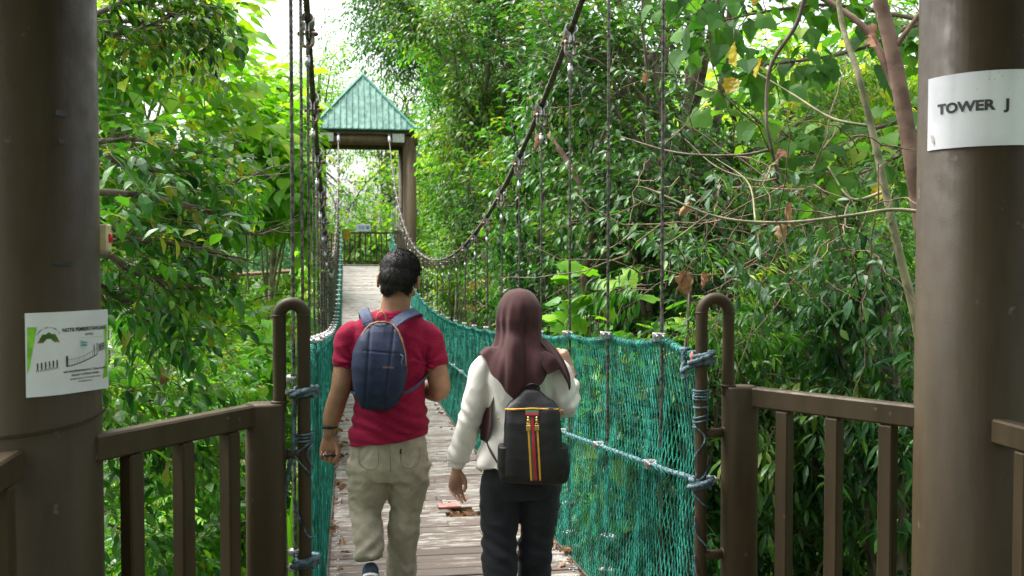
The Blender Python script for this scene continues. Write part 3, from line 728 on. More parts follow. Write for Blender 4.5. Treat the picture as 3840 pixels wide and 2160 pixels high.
for k, y in enumerate(HY):
    zc = float(cabz(y)); zt = float(toprope(y, 1)[2]); zb = float(deckz(y)) - .06; sl = math.atan(float(cabz(y+.1)-cabz(y-.1))/.2)
    zs = zc - .062; zl = zs - .058                     # shackle pin, loop top
    ztop = zl - .12
    if ztop < zb + .2: ztop = zb + .2
    n = max(6, int((ztop-zb)/(.010 if k < 7 else .02 if k < 14 else .12)))
    P = np.stack([np.full(n, 0.), np.zeros(n), np.linspace(ztop, zb, n) - zc], -1)
    me = tube(P, .0078, 12 if k < 14 else 6, lobes=6 if k < 14 else 0, lobe=.30, twist=52).mesh('wire', [M['wire']])
    for sx in (-1, 1):
        jx = random.Random(k*7+sx).uniform(-.6, .6)
        # hanger is a child of the bridge whose origin sits at (0,3.3,-.05)
        h = bpy.data.objects.new('hanger_cable', me); COL.objects.link(h); h.parent = bridge; h.location = (sx*CXM, y-3.3, zc+.05)
        mk('cable_clamp', ME['clamp'], h, (0, 0, 0), sl).scale = (1.3, 1.4, 1.1); mk('clamp_bolt', ME['bolt'], h, (0, 0, 0), 0).scale = (1.45, 1.4, 1.1)
        mk('shackle', ME['shackle'], h, (0, 0, -.066), 0, jx*.5).scale = (1.35, 1.35, 1.1); mk('thimble_loop', ME['loop'], h, (0, 0, -.113), 0, jx); mk('ferrule', ME['ferrule'], h, (0, 0, -.108), 0).scale = (1.15, 1.15, 1.1)
        xo_ = -.012 if sx > 0 else .068; mk('rope_clamp', ME['rclamp'], h, (xo_, 0, zt-zc+.012), 0, jx*.25 if sx < 0 else PI/2 + jx*.25); mk('rope_clamp_bolt', ME['rusty'], h, (xo_, 0, zt-zc+.012), 0, PI if sx < 0 else PI/2 + jx*.25)
        if k < 12:
            mk('rope_clamp', ME['rclamp'], h, (-sx*.045, 0, midz(y)-zc), 0, PI/2)
            for dz_ in (.03, .20): mk('wire_grip', ME['rclamp'], h, (0, 0, deckz(y)+dz_-zc), 0, jx)
# lashings at the hoops
def coil(cx, cy, z0, z1, turns, R, r, wob=.0, tilt=0, n=18, seed=0):
    g = np.random.default_rng(seed); N = int(turns*n); t = np.linspace(0, 1, N)
    ph = t*turns*2*PI; rr_ = R + wob*np.sin(ph*.37+seed) ; z = z0 + (z1-z0)*t + tilt*np.cos(ph+.5) + wob*.6*np.sin(ph*.21)
    return np.stack([cx + rr_*np.cos(ph), cy + rr_*np.sin(ph), z], -1)
def lash(sx, cx, cy, thick, thin, tails, label):
    r = empty('rope_lashing', (cx, cy, thick[0][0]), label, 'rope')
    off = np.array([cx, cy, thick[0][0]])
    for (z0, z1, n) in thick:
        m = MB(); P = coil(cx, cy, z0, z1, n, .032, .010, .003, .004, seed=int(z0*100)) - off; tube(P, .0098, 8, lobes=3, lobe=.3, twist=110, mb=m)
        P = coil(cx, cy, z0+.008, z1-.006, 1.3, .044, .01, .002, .012, seed=3) - off; tube(P, .0095, 8, lobes=3, lobe=.3, twist=110, mb=m)
        m.build('thick_coil', M['rope'], r)
    for P in thin: tube(np.asarray(P) - off, .0042, 6, lobes=3, lobe=.25, twist=200).build('thin_coil', M['rope'], r)
    for P, rad in tails: tube(cr(P, 60) - off, rad, 8, lobes=3, lobe=.3, twist=100).build('loose_tail', M['rope'], r)
    return r
x, y = .70, 3.36
thin = [coil(x, y, 1.075, 1.035, 4, .027, 0, .001, .003, seed=1), coil(x, y, 1.015, 1.005, 1.2, .026, 0, .001, .004, seed=2), coil(x, y, .985, .945, 2.6, .027, 0, .002, .010, seed=3),
        cr([(x-.027, y-.005, .945), (x+.005, y-.030, .90), (x-.026, y-.012, .83), (x-.022, y-.022, .76)], 20), cr([(x+.028, y-.002, .80), (x, y-.03, .765), (x-.03, y-.01, .745)], 12),
        cr([(x-.03, y-.01, .70), (x, y-.03, .668), (x+.028, y-.004, .65)], 12), cr([(x-.026, y-.008, .62), (x-.02, y-.02, .56), (x+.015, y-.03, .515), (x+.03, y, .50)], 20), cr([(x-.026, y-.008, .48), (x-.02, y-.02, .42), (x+.015, y-.03, .36)], 12)]
tails = [([(x-.02, y+.0, 1.165), (x-.035, y+.06, 1.14), (x-.03, y+.12, 1.125), (x-.0, y+.17, 1.17), (x+.01, y+.20, 1.20)], .009), ([(x-.015, y+.15, 1.20), (x-.02, y+.13, 1.15), (x-.028, y+.10, 1.095)], .0095), (coil(x+.008, y+.19, 1.185, 1.20, 2, .016, .01, n=10), .0075)]
lk = lash(1, x, y, [(1.155, 1.205, 3.4), (.715, .755, 2.6)], thin, tails, 'blue grey rope lashed around the right hooped handrail')
m = ell((-.035, .0, .03), (.006, .012, .022), 10, 8); m.build('orange_ring', M['orange'], lk)
x, y = -.675, 3.22
thin = [coil(x, y, .985, .955, 3, .027, 0, .001, .004, seed=1), cr([(x+.027, y-.005, .96), (x, y-.03, .94), (x-.026, y-.01, .915), (x-.02, y-.025, .90), (x+.022, y-.022, .85)], 22), cr([(x+.03, y-.005, .955), (x+.01, y-.03, .92), (x+.028, y-.01, .87)], 14),
        cr([(x-.026, y-.01, .77), (x-.022, y-.02, .73), (x+.01, y-.03, .66), (x+.03, y, .645)], 18), cr([(x-.028, y-.01, .52), (x, y-.03, .505), (x+.03, y, .50)], 12), cr([(x-.028, y-.01, .42), (x, y-.03, .38), (x+.03, y, .36)], 12)]
tails = [([(x-.028, y+.02, 1.11), (x-.032, y+.0, 1.02), (x-.034, y-.01, .95), (x-.05, y+.0, .86), (x-.063, y+.01, .78), (x-.070, y+.01, .735)], .0085)]
lk2 = lash(-1, x, y, [(1.095, 1.125, 2.4), (.545, .585, 2.4)], thin, tails, 'blue grey rope lashed around the left hooped handrail with a hanging tail')
for (L, P) in ((lk, [(.70+.045, 3.36+.01, .745)]), (lk2, [(-.675-.055, 3.22, 1.155), (-.675-.06, 3.22, 1.115), (-.675-.05, 3.22, .60), (-.675-.05, 3.22, .55)])):
    for p in P:
        m = MB(); cyl((-.03, 0, 0), (.03, 0, 0), .007, 8, mb=m)
        for q in (-.016, .006): cyl((q-.006, 0, 0), (q+.007, 0, 0), .0135, 6, mb=m, smooth=False)
        o = m.build('anchor_bolt', M['galv'], L); o.location = Vector(p) - L.location

# ================================================================== far tower
FY, FX, FR = 30.3, 1.365, .2
ft = empty('far_tower', (0, FY, 1.2), 'brown two-post tower with green metal pyramid roof at the far end of the bridge', 'tower')
def fpart(mb, name, m, parent=None):
    o = mb.build(name, m, parent or ft)
    if parent is None: o.location = (0, -FY, -1.2)
    return o
for sx in (-1, 1):
    for y in (FY, FY+2.7): fpart(cyl((sx*FX, y, -4.5), (sx*FX, y, 5.0), FR, 32), 'pillar', M['brown_skylit'])
fpart(cyl((-1.62, FY-.02, 4.98), (1.62, FY-.02, 4.98), .155, 24), 'roof_beam', M['brown_skylit'])
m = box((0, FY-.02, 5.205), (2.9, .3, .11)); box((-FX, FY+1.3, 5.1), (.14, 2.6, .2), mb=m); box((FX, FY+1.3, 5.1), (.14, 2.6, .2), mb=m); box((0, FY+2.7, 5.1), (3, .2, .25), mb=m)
fpart(m, 'eaves_frame', M['brown_skylit'])
for x in (-1.12, 1.02): fpart(box((x, FY-.2, 5.03), (.36 if x > 0 else .46, .04, .26), ch=.01), 'cover_plate', M['whiteplate'])
for x in (-.735, .735):
    fpart(cyl((x, FY-.22, 5.14), (x, FY-.02, 5.16), .05, 12), 'cable_anchor', M['galv'])
# roof: pyramid with standing seams
e, z0, za, cy = 1.52, 5.28, 7.12, FY+1.2
m = MB(); fr = MB()
for q in range(4):
    R = rotm('Z', q*PI/2)
    def rp(x, t): return R @ V3(x, -e*(1-t), 0) + V3(0, cy, z0 + (za-z0)*t)
    m.add([rp(-e, 0), rp(e, 0), rp(0, 1)], [np.array([[0, 1, 2]])], smooth=False)
    ns = 17
    for k in range(ns):
        x = -e + 2*e*(k+.5)/ns; tm = 1-abs(x)/e
        a, b = rp(x, 0), rp(x, tm); n = nrm(R @ V3(0, -(za-z0), e)); u = nrm(b-a); w = np.cross(n, u)
        q4 = [a-w*.012, a+w*.012, b+w*.012, b-w*.012]; V = q4 + [v+n*.035 for v in q4]
        m.add(V, [np.array([[0,1,5,4],[1,2,6,5],[2,3,7,6],[3,0,4,7],[4,5,6,7]])], smooth=False)
    a, b = rp(-e, 0), rp(0, 1); tube([a + V3(0,0,.02), b + V3(0,0,.02)], .055, 6, mb=fr, smooth=False)
    a, b = rp(-e, 0), rp(e, 0); box((a+b)/2 - V3(0, 0, .012), (2*e, .03, .03), R=R, mb=fr)
rf = fpart(m, 'roof', M['roof']); fpart(fr, 'ridge_cap', M['rooftrim'], rf)
m = MB()
for k in range(20): box((0, 29.42+.15*k+.07, 1.2), (3.1, .144, .05), ch=.004, attr=random.Random(k).random(), mb=m)
fpart(m, 'platform_deck', M['floorboard'])
fpart(box((0, 29.40, 1.13), (3.0, .05, .22)), 'platform_edge', M['brown_skylit'])
def bars(a, b, z0, zt, n, name='guard_railing', parent=None, w=.045):
    a, b = np.array(a, float), np.array(b, float); L = np.linalg.norm(b-a); ang = math.atan2(b[1]-a[1], b[0]-a[0]); c = (a+b)/2
    R = rotm('Z', ang); m = box((c[0], c[1], zt-.03), (L, .05, .06), R=R); box((c[0], c[1], z0+.10), (L, .045, .05), R=R, mb=m)
    for k in range(n):
        p = a + (b-a)*(k+.5)/n; box((p[0], p[1], (z0+zt)/2+.03), (w, w, zt-z0-.18), R=R, mb=m)
    return fpart(m, name, M['brown_skylit'])
bars((-1.2, FY+2.62), (1.2, FY+2.62), 1.22, 2.28, 14, 'back_railing')
for sx in (-1, 1):
    bars((sx*1.36, FY+.2), (sx*1.36, FY+2.5), 1.22, 2.28, 14, 'side_railing')
    bars((sx*.82, FY-.9), (sx*1.22, FY-.05), 1.22, 2.26, 4, 'entrance_railing')
sg = empty('info_sign', (.05-.03, FY+2.55, 2.42), 'small white sign with a blue picture above the far tower railing', 'sign')
box((0, 0, 0), (.46, .02, .23), ch=.004).build('board', M['paper'], sg)
box((-.07, -.012, 0), (.20, .004, .12)).build('blue_panel', simple('blue_print', (.25, .45, .62), .4), sg); box((.13, -.012, 0), (.10, .004, .11)).build('blue_panel', simple('blue_print_dark', (.10, .32, .55), .4), sg)
m = MB()
for x in (-.14, .14): cyl((x, .03, -.5), (x, .03, .05), .012, 8, mb=m)
m.build('bracket', M['brown_skylit'], sg)

# ================================================================== distant second bridge, left
db = empty('distant_footbridge', (-8, 30, .9), 'distant green-netted footbridge half hidden behind the left foliage', 'footbridge')
def dpart(mb, name, m):
    o = mb.build(name, m, db); o.location = (8, -30, -.9); return o
a, b = np.array([-1.4, 32.2]), np.array([-16, 29.2])
def dpt(t, z): p = a + (b-a)*t; return np.array([p[0], p[1], z])
def dz_(t): return 1.15 - .55*4*t*(1-t)*.5
m = MB()
for o_ in (-.6, .6):
    o2 = nrm(V3(-(b-a)[1], (b-a)[0], 0))*o_
    for i in range(560):
        for j in range(18):
            if (i+j) % 2: continue
            for d in (-1, 1):
                if not (0 <= i+d < 560): continue
                p = dpt(i/560, dz_(i/560) + j/18*1.15) + o2; q = dpt((i+d)/560, dz_((i+d)/560) + (j+1)/18*1.15) + o2
                n = V3(0, 0, .0045)
                m.add([p-n, q-n, q+n, p+n], np.array([[0, 1, 2, 3]]))
dpart(m, 'safety_net', M['netf'])
m = MB()
for t in np.linspace(0, 1, 100)[:-1]:
    p = dpt(t+.005, dz_(t)-.04); box(p, (.14, 1.2, .05), R=rotm('Z', math.atan2((b-a)[1], (b-a)[0])), attr=random.Random(int(t*999)).random(), mb=m)
dpart(m, 'plank_deck', M['floorboard'])
m = MB(); m3 = MB()
for o_ in (-.6, .6):
    o2 = nrm(V3(-(b-a)[1], (b-a)[0], 0))*o_
    tube([dpt(t, dz_(t)+1.15)+o2 for t in np.linspace(0, 1, 20)], .02, 6, mb=m); tube([dpt(t, 5.2-3.2*4*t*(1-t))+o2 for t in np.linspace(0, 1, 30)], .025, 6, mb=m3)
    tube([dpt(t, dz_(t)-.06)+o2 for t in np.linspace(0, 1, 20)], .05, 6, mb=m3)
    for t in np.linspace(.03, .97, 18): tube([dpt(t, dz_(t))+o2, dpt(t, 5.2-3.2*4*t*(1-t))+o2], .009, 5, mb=m3)
dpart(m, 'top_rope', M['rope']); dpart(m3, 'suspension_cable', M['rust'])
# ================================================================== vegetation
KEEP = True
def strip_leaf(st, fold=.25, droop=.25, curl=0., wav=0):
    """st: stations (t, halfwidth) between base (0) and tip (1); unit length along +Y, normal +Z"""
    V = [(0, 0, 0)]; L = []; Rr = []; Mi = []
    z = lambda t: -droop*t*t + curl*t**3
    for t, w in st:
        Mi.append(len(V)); V.append((0, t, z(t)))
        L.append(len(V)); V.append((-w, t*.97, z(t) + w*fold + wav*math.sin(t*19)))
        Rr.append(len(V)); V.append((w, t*.97, z(t) + w*fold + wav*math.sin(t*19+2)))
    tip = len(V); V.append((0, 1, z(1)))
    T = []
    T += [[0, Mi[0], L[0]], [0, Rr[0], Mi[0]]]
    for k in range(len(st)-1):
        T += [[Mi[k], Mi[k+1], L[k+1]], [Mi[k], L[k+1], L[k]], [Mi[k], Rr[k], Rr[k+1]], [Mi[k], Rr[k+1], Mi[k+1]]]
    T += [[Mi[-1], tip, L[-1]], [Mi[-1], Rr[-1], tip]]
    return np.array(V, float), np.array(T)
def lobed_leaf(n=5, droop=.35, cup=.15, seed=1):
    """palmate leaf: pointed lobes round a centre near the base"""
    V = [(0, .28, .03)]; ang = np.linspace(-145, 145, n*4+1); P = []
    for i, a in enumerate(ang):
        ph = (i/4) % 1; lob = math.cos((ph-.5)*2*PI)*-.5+.5
        big = .72 - .30*abs(a/145)**1.2
        r = big*(.66 + .34*lob)
        x, y = r*math.sin(math.radians(a)), .28 + r*math.cos(math.radians(a)); d = math.hypot(x, y)
        P.append((x, y, -droop*d*d*.6 + cup*abs(x)*.5))
    V += P; V += [(0, 0.16, .02)]
    T = [[0, k+2, k+1] for k in range(len(P)-1)] + [[0, 1, len(P)+1], [0, len(P)+1, len(P)]]
    return np.array(V, float), np.array(T)
LF = {
 'ellip': strip_leaf([(.2, .14), (.48, .24), (.78, .15)], .30, .30),
 'narrow': strip_leaf([(.25, .09), (.55, .125), (.8, .075)], .3, .35),
 'heart': strip_leaf([(.02, .22), (.2, .40), (.45, .42), (.75, .20)], .22, .30, wav=.015),
 'diamond': strip_leaf([(.5, .21)], .35, .2),
 'broadd': strip_leaf([(.15, .33), (.5, .36)], .25, .25),
 'lobed': lobed_leaf(5), 'lobed3': lobed_leaf(3),
}
def crumpled(seed, wid=.36, curl=1.2):
    nu, nv = 9, 14; V = []
    for j in range(nv):
        t = j/(nv-1); w = wid*(math.sin(PI*min(1, .06+t*.94))**.65)*(1+.16*math.sin(t*17+seed)) + .004
        for i in range(nu):
            u = 2*i/(nu-1)-1; a = u*curl*(1-.3*t); x = w*math.sin(a)/curl*1.25; z = w*(1-math.cos(a))/curl*1.5 - .35*t*t + .25*t**3
            q = Vector((x*5+seed, t*5, seed*3.1)); z += .075*noise.noise(q) + .03*noise.noise(q*3); V.append((x + .05*noise.noise(q*1.7), t + .05*noise.noise(q*2.2+Vector((5, 5, 5)))*abs(u), z))
    F = []
    for j in range(nv-1):
        for i in range(nu-1): a = j*nu+i; F += [[a, a+1, a+nu+1], [a, a+nu+1, a+nu]]
    return np.array(V), np.array(F)
for _k in range(4): LF['dry%d' % _k] = crumpled(_k*2.7+1, .34+.05*(_k % 2), 1.0+.35*_k)
LF['yell'] = crumpled(9.3, .42, .6)
def basis(D, roll, up=V3(0, 0, 1)):
    """frames with Y=D and Z as near up as possible, rolled"""
    D = nrm(D); X = np.cross(D, up); bad = np.linalg.norm(X, axis=-1) < 1e-3; X[bad] = V3(1, 0, 0); X = nrm(X); Z = np.cross(X, D)
    c, s = np.cos(roll)[:, None], np.sin(roll)[:, None]
    return X*c + Z*s, D, -X*s + Z*c
def inst(tmpl, P, D, sc, roll, attr, mb, mat=0, smooth=False, widths=None):
    V, T = tmpl; X, Y, Z = basis(D, roll); n = len(P)
    B = np.stack([X, Y, Z], 1)                                # n,3,3
    VV = V[None] if widths is None else V[None]*np.stack([widths, np.ones(n), np.ones(n)], -1)[:, None, :]
    W = np.einsum('nvk,nkj->nvj', np.broadcast_to(VV, (n,)+V.shape), B)*np.asarray(sc)[:, None, None] + P[:, None, :]
    F = (T[None] + (np.arange(n)*len(V))[:, None, None]).reshape(-1, 3)
    mb.add(W.reshape(-1, 3), F, mat, np.repeat(attr, len(V)), smooth)
def twig(leaf, n, L, ll, kind='alt', g=None, droop=.15, petiole=.15, hang=0.):
    """a spray of leaves: returns arrays in twig space (grows along +Y, up = +Z)"""
    g = g or rng
    t = np.linspace(.12, 1, n); side = np.where(np.arange(n) % 2, 1., -1.)
    P = np.stack([.04*L*np.sin(t*5), t*L, -droop*L*t*t], -1)
    a = side*np.radians(g.uniform(38, 72, n)); a[-1] = g.uniform(-.2, .2)
    if kind == 'whorl': a = np.linspace(-2.2, 2.2, n); P = np.stack([np.zeros(n), np.full(n, L), np.full(n, -droop*L)], -1)
    D = np.stack([np.sin(a), np.cos(a), g.normal(-.25-hang, .30, n)], -1); D = nrm(D)
    ls = ll*g.uniform(.7, 1.15, n)
    P2 = P + D*(ll*petiole)
    roll = g.normal(0, .28, n)
    st = np.stack([.04*L*np.sin(np.linspace(0, 1, 4)*5), np.linspace(0, 1, 4)*L, -droop*L*np.linspace(0, 1, 4)**2], -1)
    return dict(P=P2, D=D, s=ls, roll=roll, stem=st, base=P, leaf=leaf)
def inway(P, pad=0.):
    """points where no foliage grows: the walkway's trimmed corridor and the tower clearing"""
    x, y, z = P[..., 0], P[..., 1], P[..., 2]
    a = (np.abs(x) < 1.02+pad) & (y > 2.2) & (y < 31) & (z < 3+.12*y)
    b = (np.abs(x) < 2.0+pad) & (y > 28.6) & (y < 33.6) & (z < 7.3) & (z > .6)
    c = (x > -.54-.030*y-pad) & (x < -.54+.0755*y+pad) & (y > 8) & (y < 29.5) & (z < 1.8+.185*y) & (z > -.6)
    e = (y < 3.4) & (np.abs(x) < 2.2) & (z > -.4) & (z < 4)
    f = (y > 8) & (y < 28) & (x < -.54-.045*y) & (x > -.54-.150*y) & (z > 1.5-.030*y) & (z < 1.55+.024*y)   # gap towards the second bridge
    return a | b | c | e | f
def place_twigs(tws, P, D, sc, roll, mb, g, attrc, leafmat_i=0, twmat_i=1, stems=True, attr_sp=.22, stemr=.0025, grav=.22):
    k_ = ~(inway(P + D*.12, .06) | inway(P, .04) | inway(P + D*.3, 0)) if KEEP else np.ones(len(P), bool)
    P, D, sc, roll, attrc = P[k_], D[k_], sc[k_], roll[k_], attrc[k_]
    n = len(P); X, Y, Z = basis(D, roll); B = np.stack([X, Y, Z], 1); pick = g.integers(0, len(tws), n)
    for k, tw in enumerate(tws):
        q = np.nonzero(pick == k)[0]
        if not len(q): continue
        Bq = B[q]; Pq = P[q]; s = sc[q]
        LP = np.einsum('vk,nkj->nvj', tw['P'], Bq)*s[:, None, None] + Pq[:, None]
        LD = np.einsum('vk,nkj->nvj', tw['D'], Bq)
        m = LP.shape[1]; N = len(q)*m
        # gravity: leaves hang a little
        LD = LD + V3(0, 0, -1)*np.clip(g.normal(grav, .2, (len(q), m)), 0, 1)[..., None]
        at = np.clip(np.repeat(attrc[q], m) + g.normal(0, attr_sp, N), 0, 1)
        inst(LF[tw['leaf']], LP.reshape(-1, 3), nrm(LD.reshape(-1, 3)), (tw['s'][None]*s[:, None]).ravel()*g.uniform(.85, 1.15, N), np.tile(tw['roll'], len(q)) + g.normal(0, .22, N), at, mb, leafmat_i, widths=g.uniform(.85, 1.2, N))
        if stems:
            S_ = np.einsum('vk,nkj->nvj', tw['stem'], Bq)*s[:, None, None] + Pq[:, None]
            for i in range(3):
                A, C = S_[:, i], S_[:, i+1]; d = nrm(C-A); x = nrm(np.cross(d, V3(.3, .2, 1))); y = np.cross(d, x); r = stemr*(1-.25*i)
                V = np.stack([A+x*r, A-x*r*.5+y*r*.87, A-x*r*.5-y*r*.87, C+x*r*.75, C-x*r*.38+y*r*.65, C-x*r*.38-y*r*.65], 1)
                F = np.array([[0, 1, 4, 3], [1, 2, 5, 4], [2, 0, 3, 5]])[None] + (np.arange(len(q))*6)[:, None, None]
                mb.add(V.reshape(-1, 3), F.reshape(-1, 4), twmat_i, .5, True)
def branch_path(a, b, g, sag=.0, wob=.08, n=8):
    a, b = np.asarray(a, float), np.asarray(b, float); t = np.linspace(0, 1, n); L = np.linalg.norm(b-a)
    off = np.cumsum(g.normal(0, wob*L/n, (n, 3)), 0); off -= np.outer(t, off[-1])
    return a + np.outer(t, b-a) + off + np.outer(4*t*(1-t), V3(0, 0, 1))*sag*L
SHP = {}
def crown_mesh(cc, cr_, tws, ntw, seed, start, leafm, twigm, nlimb=9, nsub=4, r0=.05, tsc=(.8, 1.2), spread=.5, shell=.55, up=.15, stems=True, attr0=.45, clump=.25, dirbias=None, stemr=.0025, lo=-1.):
    """limbs + leaf sprays filling an ellipsoid; start = list of 3D points limbs leave the trunk from"""
    g = np.random.default_rng(seed); cc = np.asarray(cc, float); cr_ = np.asarray(cr_, float)
    wood = MB(); lv = MB(); ends = []; dirs = []; cl = []
    for i in range(nlimb):
        u = nrm(g.normal(0, 1, 3)); u[2] = max(u[2], lo); tgt = cc + u*cr_*g.uniform(.45, .85)
        if inway(tgt): continue
        s = np.asarray(start[i % len(start)], float); P = branch_path(s, tgt, g, g.uniform(.0, .12)); n = len(P)
        tube(P, np.linspace(r0*g.uniform(.6, 1), r0*.22, n), 6, mb=wood)
        for j in range(nsub):
            k = g.integers(2, n); a = P[k]; d = nrm(nrm(P[k]-P[k-1]) + g.normal(0, .7, 3)); L = cr_.mean()*g.uniform(.25, .6); b = a + d*L
            e = (b-cc)/cr_; el = np.linalg.norm(e)
            if el > 1: b = cc + e/el*cr_
            if inway(b): continue
            Q = branch_path(a, b, g, 0, .12, 6); tube(Q, np.linspace(r0*.28, r0*.08, 6), 5, mb=wood); c = np.clip(attr0 + g.normal(0, clump), .05, .95)
            for t in (2, 3, 4, 5): ends.append(Q[t]); dirs.append(nrm(Q[t]-Q[t-1])); cl.append(c)
        for t in (n-1, n-2): ends.append(P[t]); dirs.append(nrm(P[t]-P[t-1])); cl.append(attr0)
    if not ends: ends, dirs, cl = [cc], [V3(0, 0, 1)], [attr0]
    ends = np.array(ends); dirs = np.array(dirs); cl = np.array(cl)
    q = g.integers(0, len(ends), ntw); P = ends[q] + g.normal(0, 1, (ntw, 3))*cr_.mean()*.16*spread
    out = nrm((P-cc)/cr_); D = nrm(dirs[q] + out*.7 + g.normal(0, .45, (ntw, 3)) + V3(0, 0, up))
    if dirbias is not None: D = nrm(D + np.asarray(dirbias))
    place_twigs(tws, P, D, g.uniform(*tsc, ntw), g.normal(0, .35, ntw), lv, g, cl[q], 0, 1, stems, stemr=stemr)
    return wood, lv, leafm, twigm
def tree(name, label, cat, base, cc, cr_, tws, ntw, seed, leafm, barkm, r=.10, group=None, lean=None, **kw):
    """trunk from base into the crown; crown centre/radii in world coordinates"""
    base = np.asarray(base, float); cc = np.asarray(cc, float); g = np.random.default_rng(seed+99)
    root = empty(name, base, label, cat, group)
    top = cc + V3(0, 0, cr_[2]*.35); P = branch_path(base, top, g, 0, .10, 12); 
    tr = tube(P, np.linspace(r, r*.3, 12), 10)
    st = [P[k] for k in (6, 7, 8, 9, 10, 11)]
    w, lv, a, b = crown_mesh(cc, cr_, tws, ntw, seed, st, leafm, M['twig'], r0=r*.34, **kw)
    tr.join(w); o = tr.build('trunk', barkm, root); o.location = -base
    c = lv.build('crown', [leafm, M['twig']], root); c.location = -base
    return root
def again(root, loc, rz, sc, label=None, group=None, cat=None):
    c = copy_tree(root); c.location = loc; c.rotation_euler = (0, 0, rz); c.scale = (sc, sc, sc)
    if label: c['label'] = label
    if group: c['group'] = group
    return c
G = np.random.default_rng(21)
TW_F = [twig('ellip', 9, .30, .085, g=G) for _ in range(4)] + [twig('ellip', 6, .20, .09, g=G) for _ in range(2)]
TW_FN = [twig('ellip', 12, .40, .095, g=G, droop=.25) for _ in range(4)]
TW_S = [twig('ellip', 8, .24, .068, g=G) for _ in range(4)] + [twig('ellip', 7, .22, .08, g=G) for _ in range(2)]
TW_N = [twig('narrow', 12, .42, .10, g=G, droop=.35, hang=.4) for _ in range(4)]
TW_H = [twig('heart', 5, .34, .15, g=G, petiole=.55, hang=.35) for _ in range(4)] + [twig('heart', 4, .25, .19, g=G, petiole=.5, hang=.3) for _ in range(2)]
TW_L = [twig('lobed3', 4, .36, .19, g=G, petiole=.6, hang=.3)] + [twig('heart', 4, .34, .18, g=G, petiole=.5, hang=.4) for _ in range(4)]
TW_W = [twig('narrow', 6, .05, .13, 'whorl', g=G, petiole=.2) for _ in range(4)]
TW_D = [twig('diamond', 9, .55, .16, g=G) for _ in range(4)]
TW_DB = [twig('broadd', 6, .6, .26, g=G, petiole=.4, hang=.2) for _ in range(3)]
TW_P = [twig('ellip', 16, .34, .05, g=G, droop=.25, petiole=.05) for _ in range(4)]
def W(px, py, d):
    """world point at pixel (px,py) of a 2576-wide view, d metres deep: used only to work out where real trees stand"""
    s, c = math.sin(math.radians(9.45)), math.cos(math.radians(9.45)); xp = (px-1288)/2504*d
    return np.array([-.54 + xp*c + d*s, -xp*s + d*c, 1.55-(py-640)/2504*d])
GZ = -4.2
def gz(x, y): return GZ + .035*max(0, y-12) + .6*math.sin(x*.21+1)*math.sin(y*.17) + .02*max(0, abs(x)-6)
def onground(p, dx=0, dy=0): x, y = p[0]+dx, p[1]+dy; return np.array([x, y, gz(x, y)-.1])
# ground sheet
n = 120; xs = np.linspace(-1, 1, n); gx = np.sign(xs)*np.abs(xs)**1.8*200; V = []
for j in range(n):
    for i in range(n): x = gx[i]; y = gx[j]+12; V.append((x, y, gz(x, y) + .15*noise.noise(Vector((x*.6, y*.6, 0)))))
i = np.arange(n-1)[:, None]*n + np.arange(n-1)[None]; i = i.ravel()
tag(MB().add(V, np.stack([i, i+1, i+n+1, i+n], -1)).build('ground', M['soil']), kind='structure')

# ---- left, near: dark glossy tree whose boughs reach to the bridge
def bough_tree(name, label, base, r, boughs, tws, seed, leafm, barkm, attr0=.4, per=9, spread=.18, tsc=(.8, 1.2), side_len=.55, group=None, cat='tree', nside=7, stemr=.0022, upb=.1, grav=.22):
    """a tree built from long boughs, each carrying side twigs with leaf sprays"""
    g = np.random.default_rng(seed); base = np.asarray(base, float); root = empty(name, base, label, cat, group)
    top = base + V3(0, 0, max(b[0][2] for b in boughs)-base[2]+.2); tp = np.array([boughs[0][0][0], boughs[0][0][1], top[2]])
    P = branch_path(base, tp, g, 0, .05, 14); wood = tube(P, np.linspace(r, r*.45, 14), 10); lv = MB(); tips = []; td = []; ca = []
    for bi, b in enumerate(boughs):
        Q = cr(b, 16); k = np.argmin(np.linalg.norm(P - Q[0], axis=1)); Q = np.concatenate([[P[k]], Q])
        r1 = r*.17; tube(Q, np.linspace(r1, .005, len(Q)), 7, mb=wood); Lt = np.linalg.norm(Q[-1]-Q[0])
        a0 = np.clip(attr0 + g.normal(0, .15), .1, .9)
        for k in range(4, len(Q)):
            d = nrm(Q[k]-Q[k-1])
            for q in range(2):
                sd = nrm(np.cross(d, V3(0, 0, 1)))*(1 if q else -1); e = nrm(d*g.uniform(.4, 1.) + sd*g.uniform(.3, 1.) + V3(0, 0, g.normal(upb-.1, .35)))
                L = side_len*g.uniform(.35, 1.)*(1-.35*k/len(Q)); Z = branch_path(Q[k], Q[k]+e*L, g, -.06, .1, 5); tube(Z, np.linspace(.004, .0015, 5), 5, mb=wood)
                for t in np.linspace(.3, 1, nside): i = min(int(t*4), 3); f = t*4-i; tips.append(Z[i]*(1-f)+Z[i+1]*f); td.append(e); ca.append(a0)
    tips = np.array(tips); td = np.array(td); ca = np.array(ca); D = nrm(td + g.normal(0, .55, td.shape) + V3(0, 0, upb)); Pp = tips + g.normal(0, spread*.3, tips.shape)
    place_twigs(tws, Pp, D, g.uniform(*tsc, len(Pp)), g.normal(0, .32, len(Pp)), lv, g, ca, stemr=stemr, grav=grav)
    o = wood.build('trunk', barkm, root); o.location = -base; c = lv.build('crown', [leafm, M['twig']], root); c.location = -base
    return root
bx = np.array([-3.6, 5.6])
def bo(*pts): return [np.array([bx[0], bx[1], W(*pts[0])[2]+.1])] + [W(*p) for p in pts]
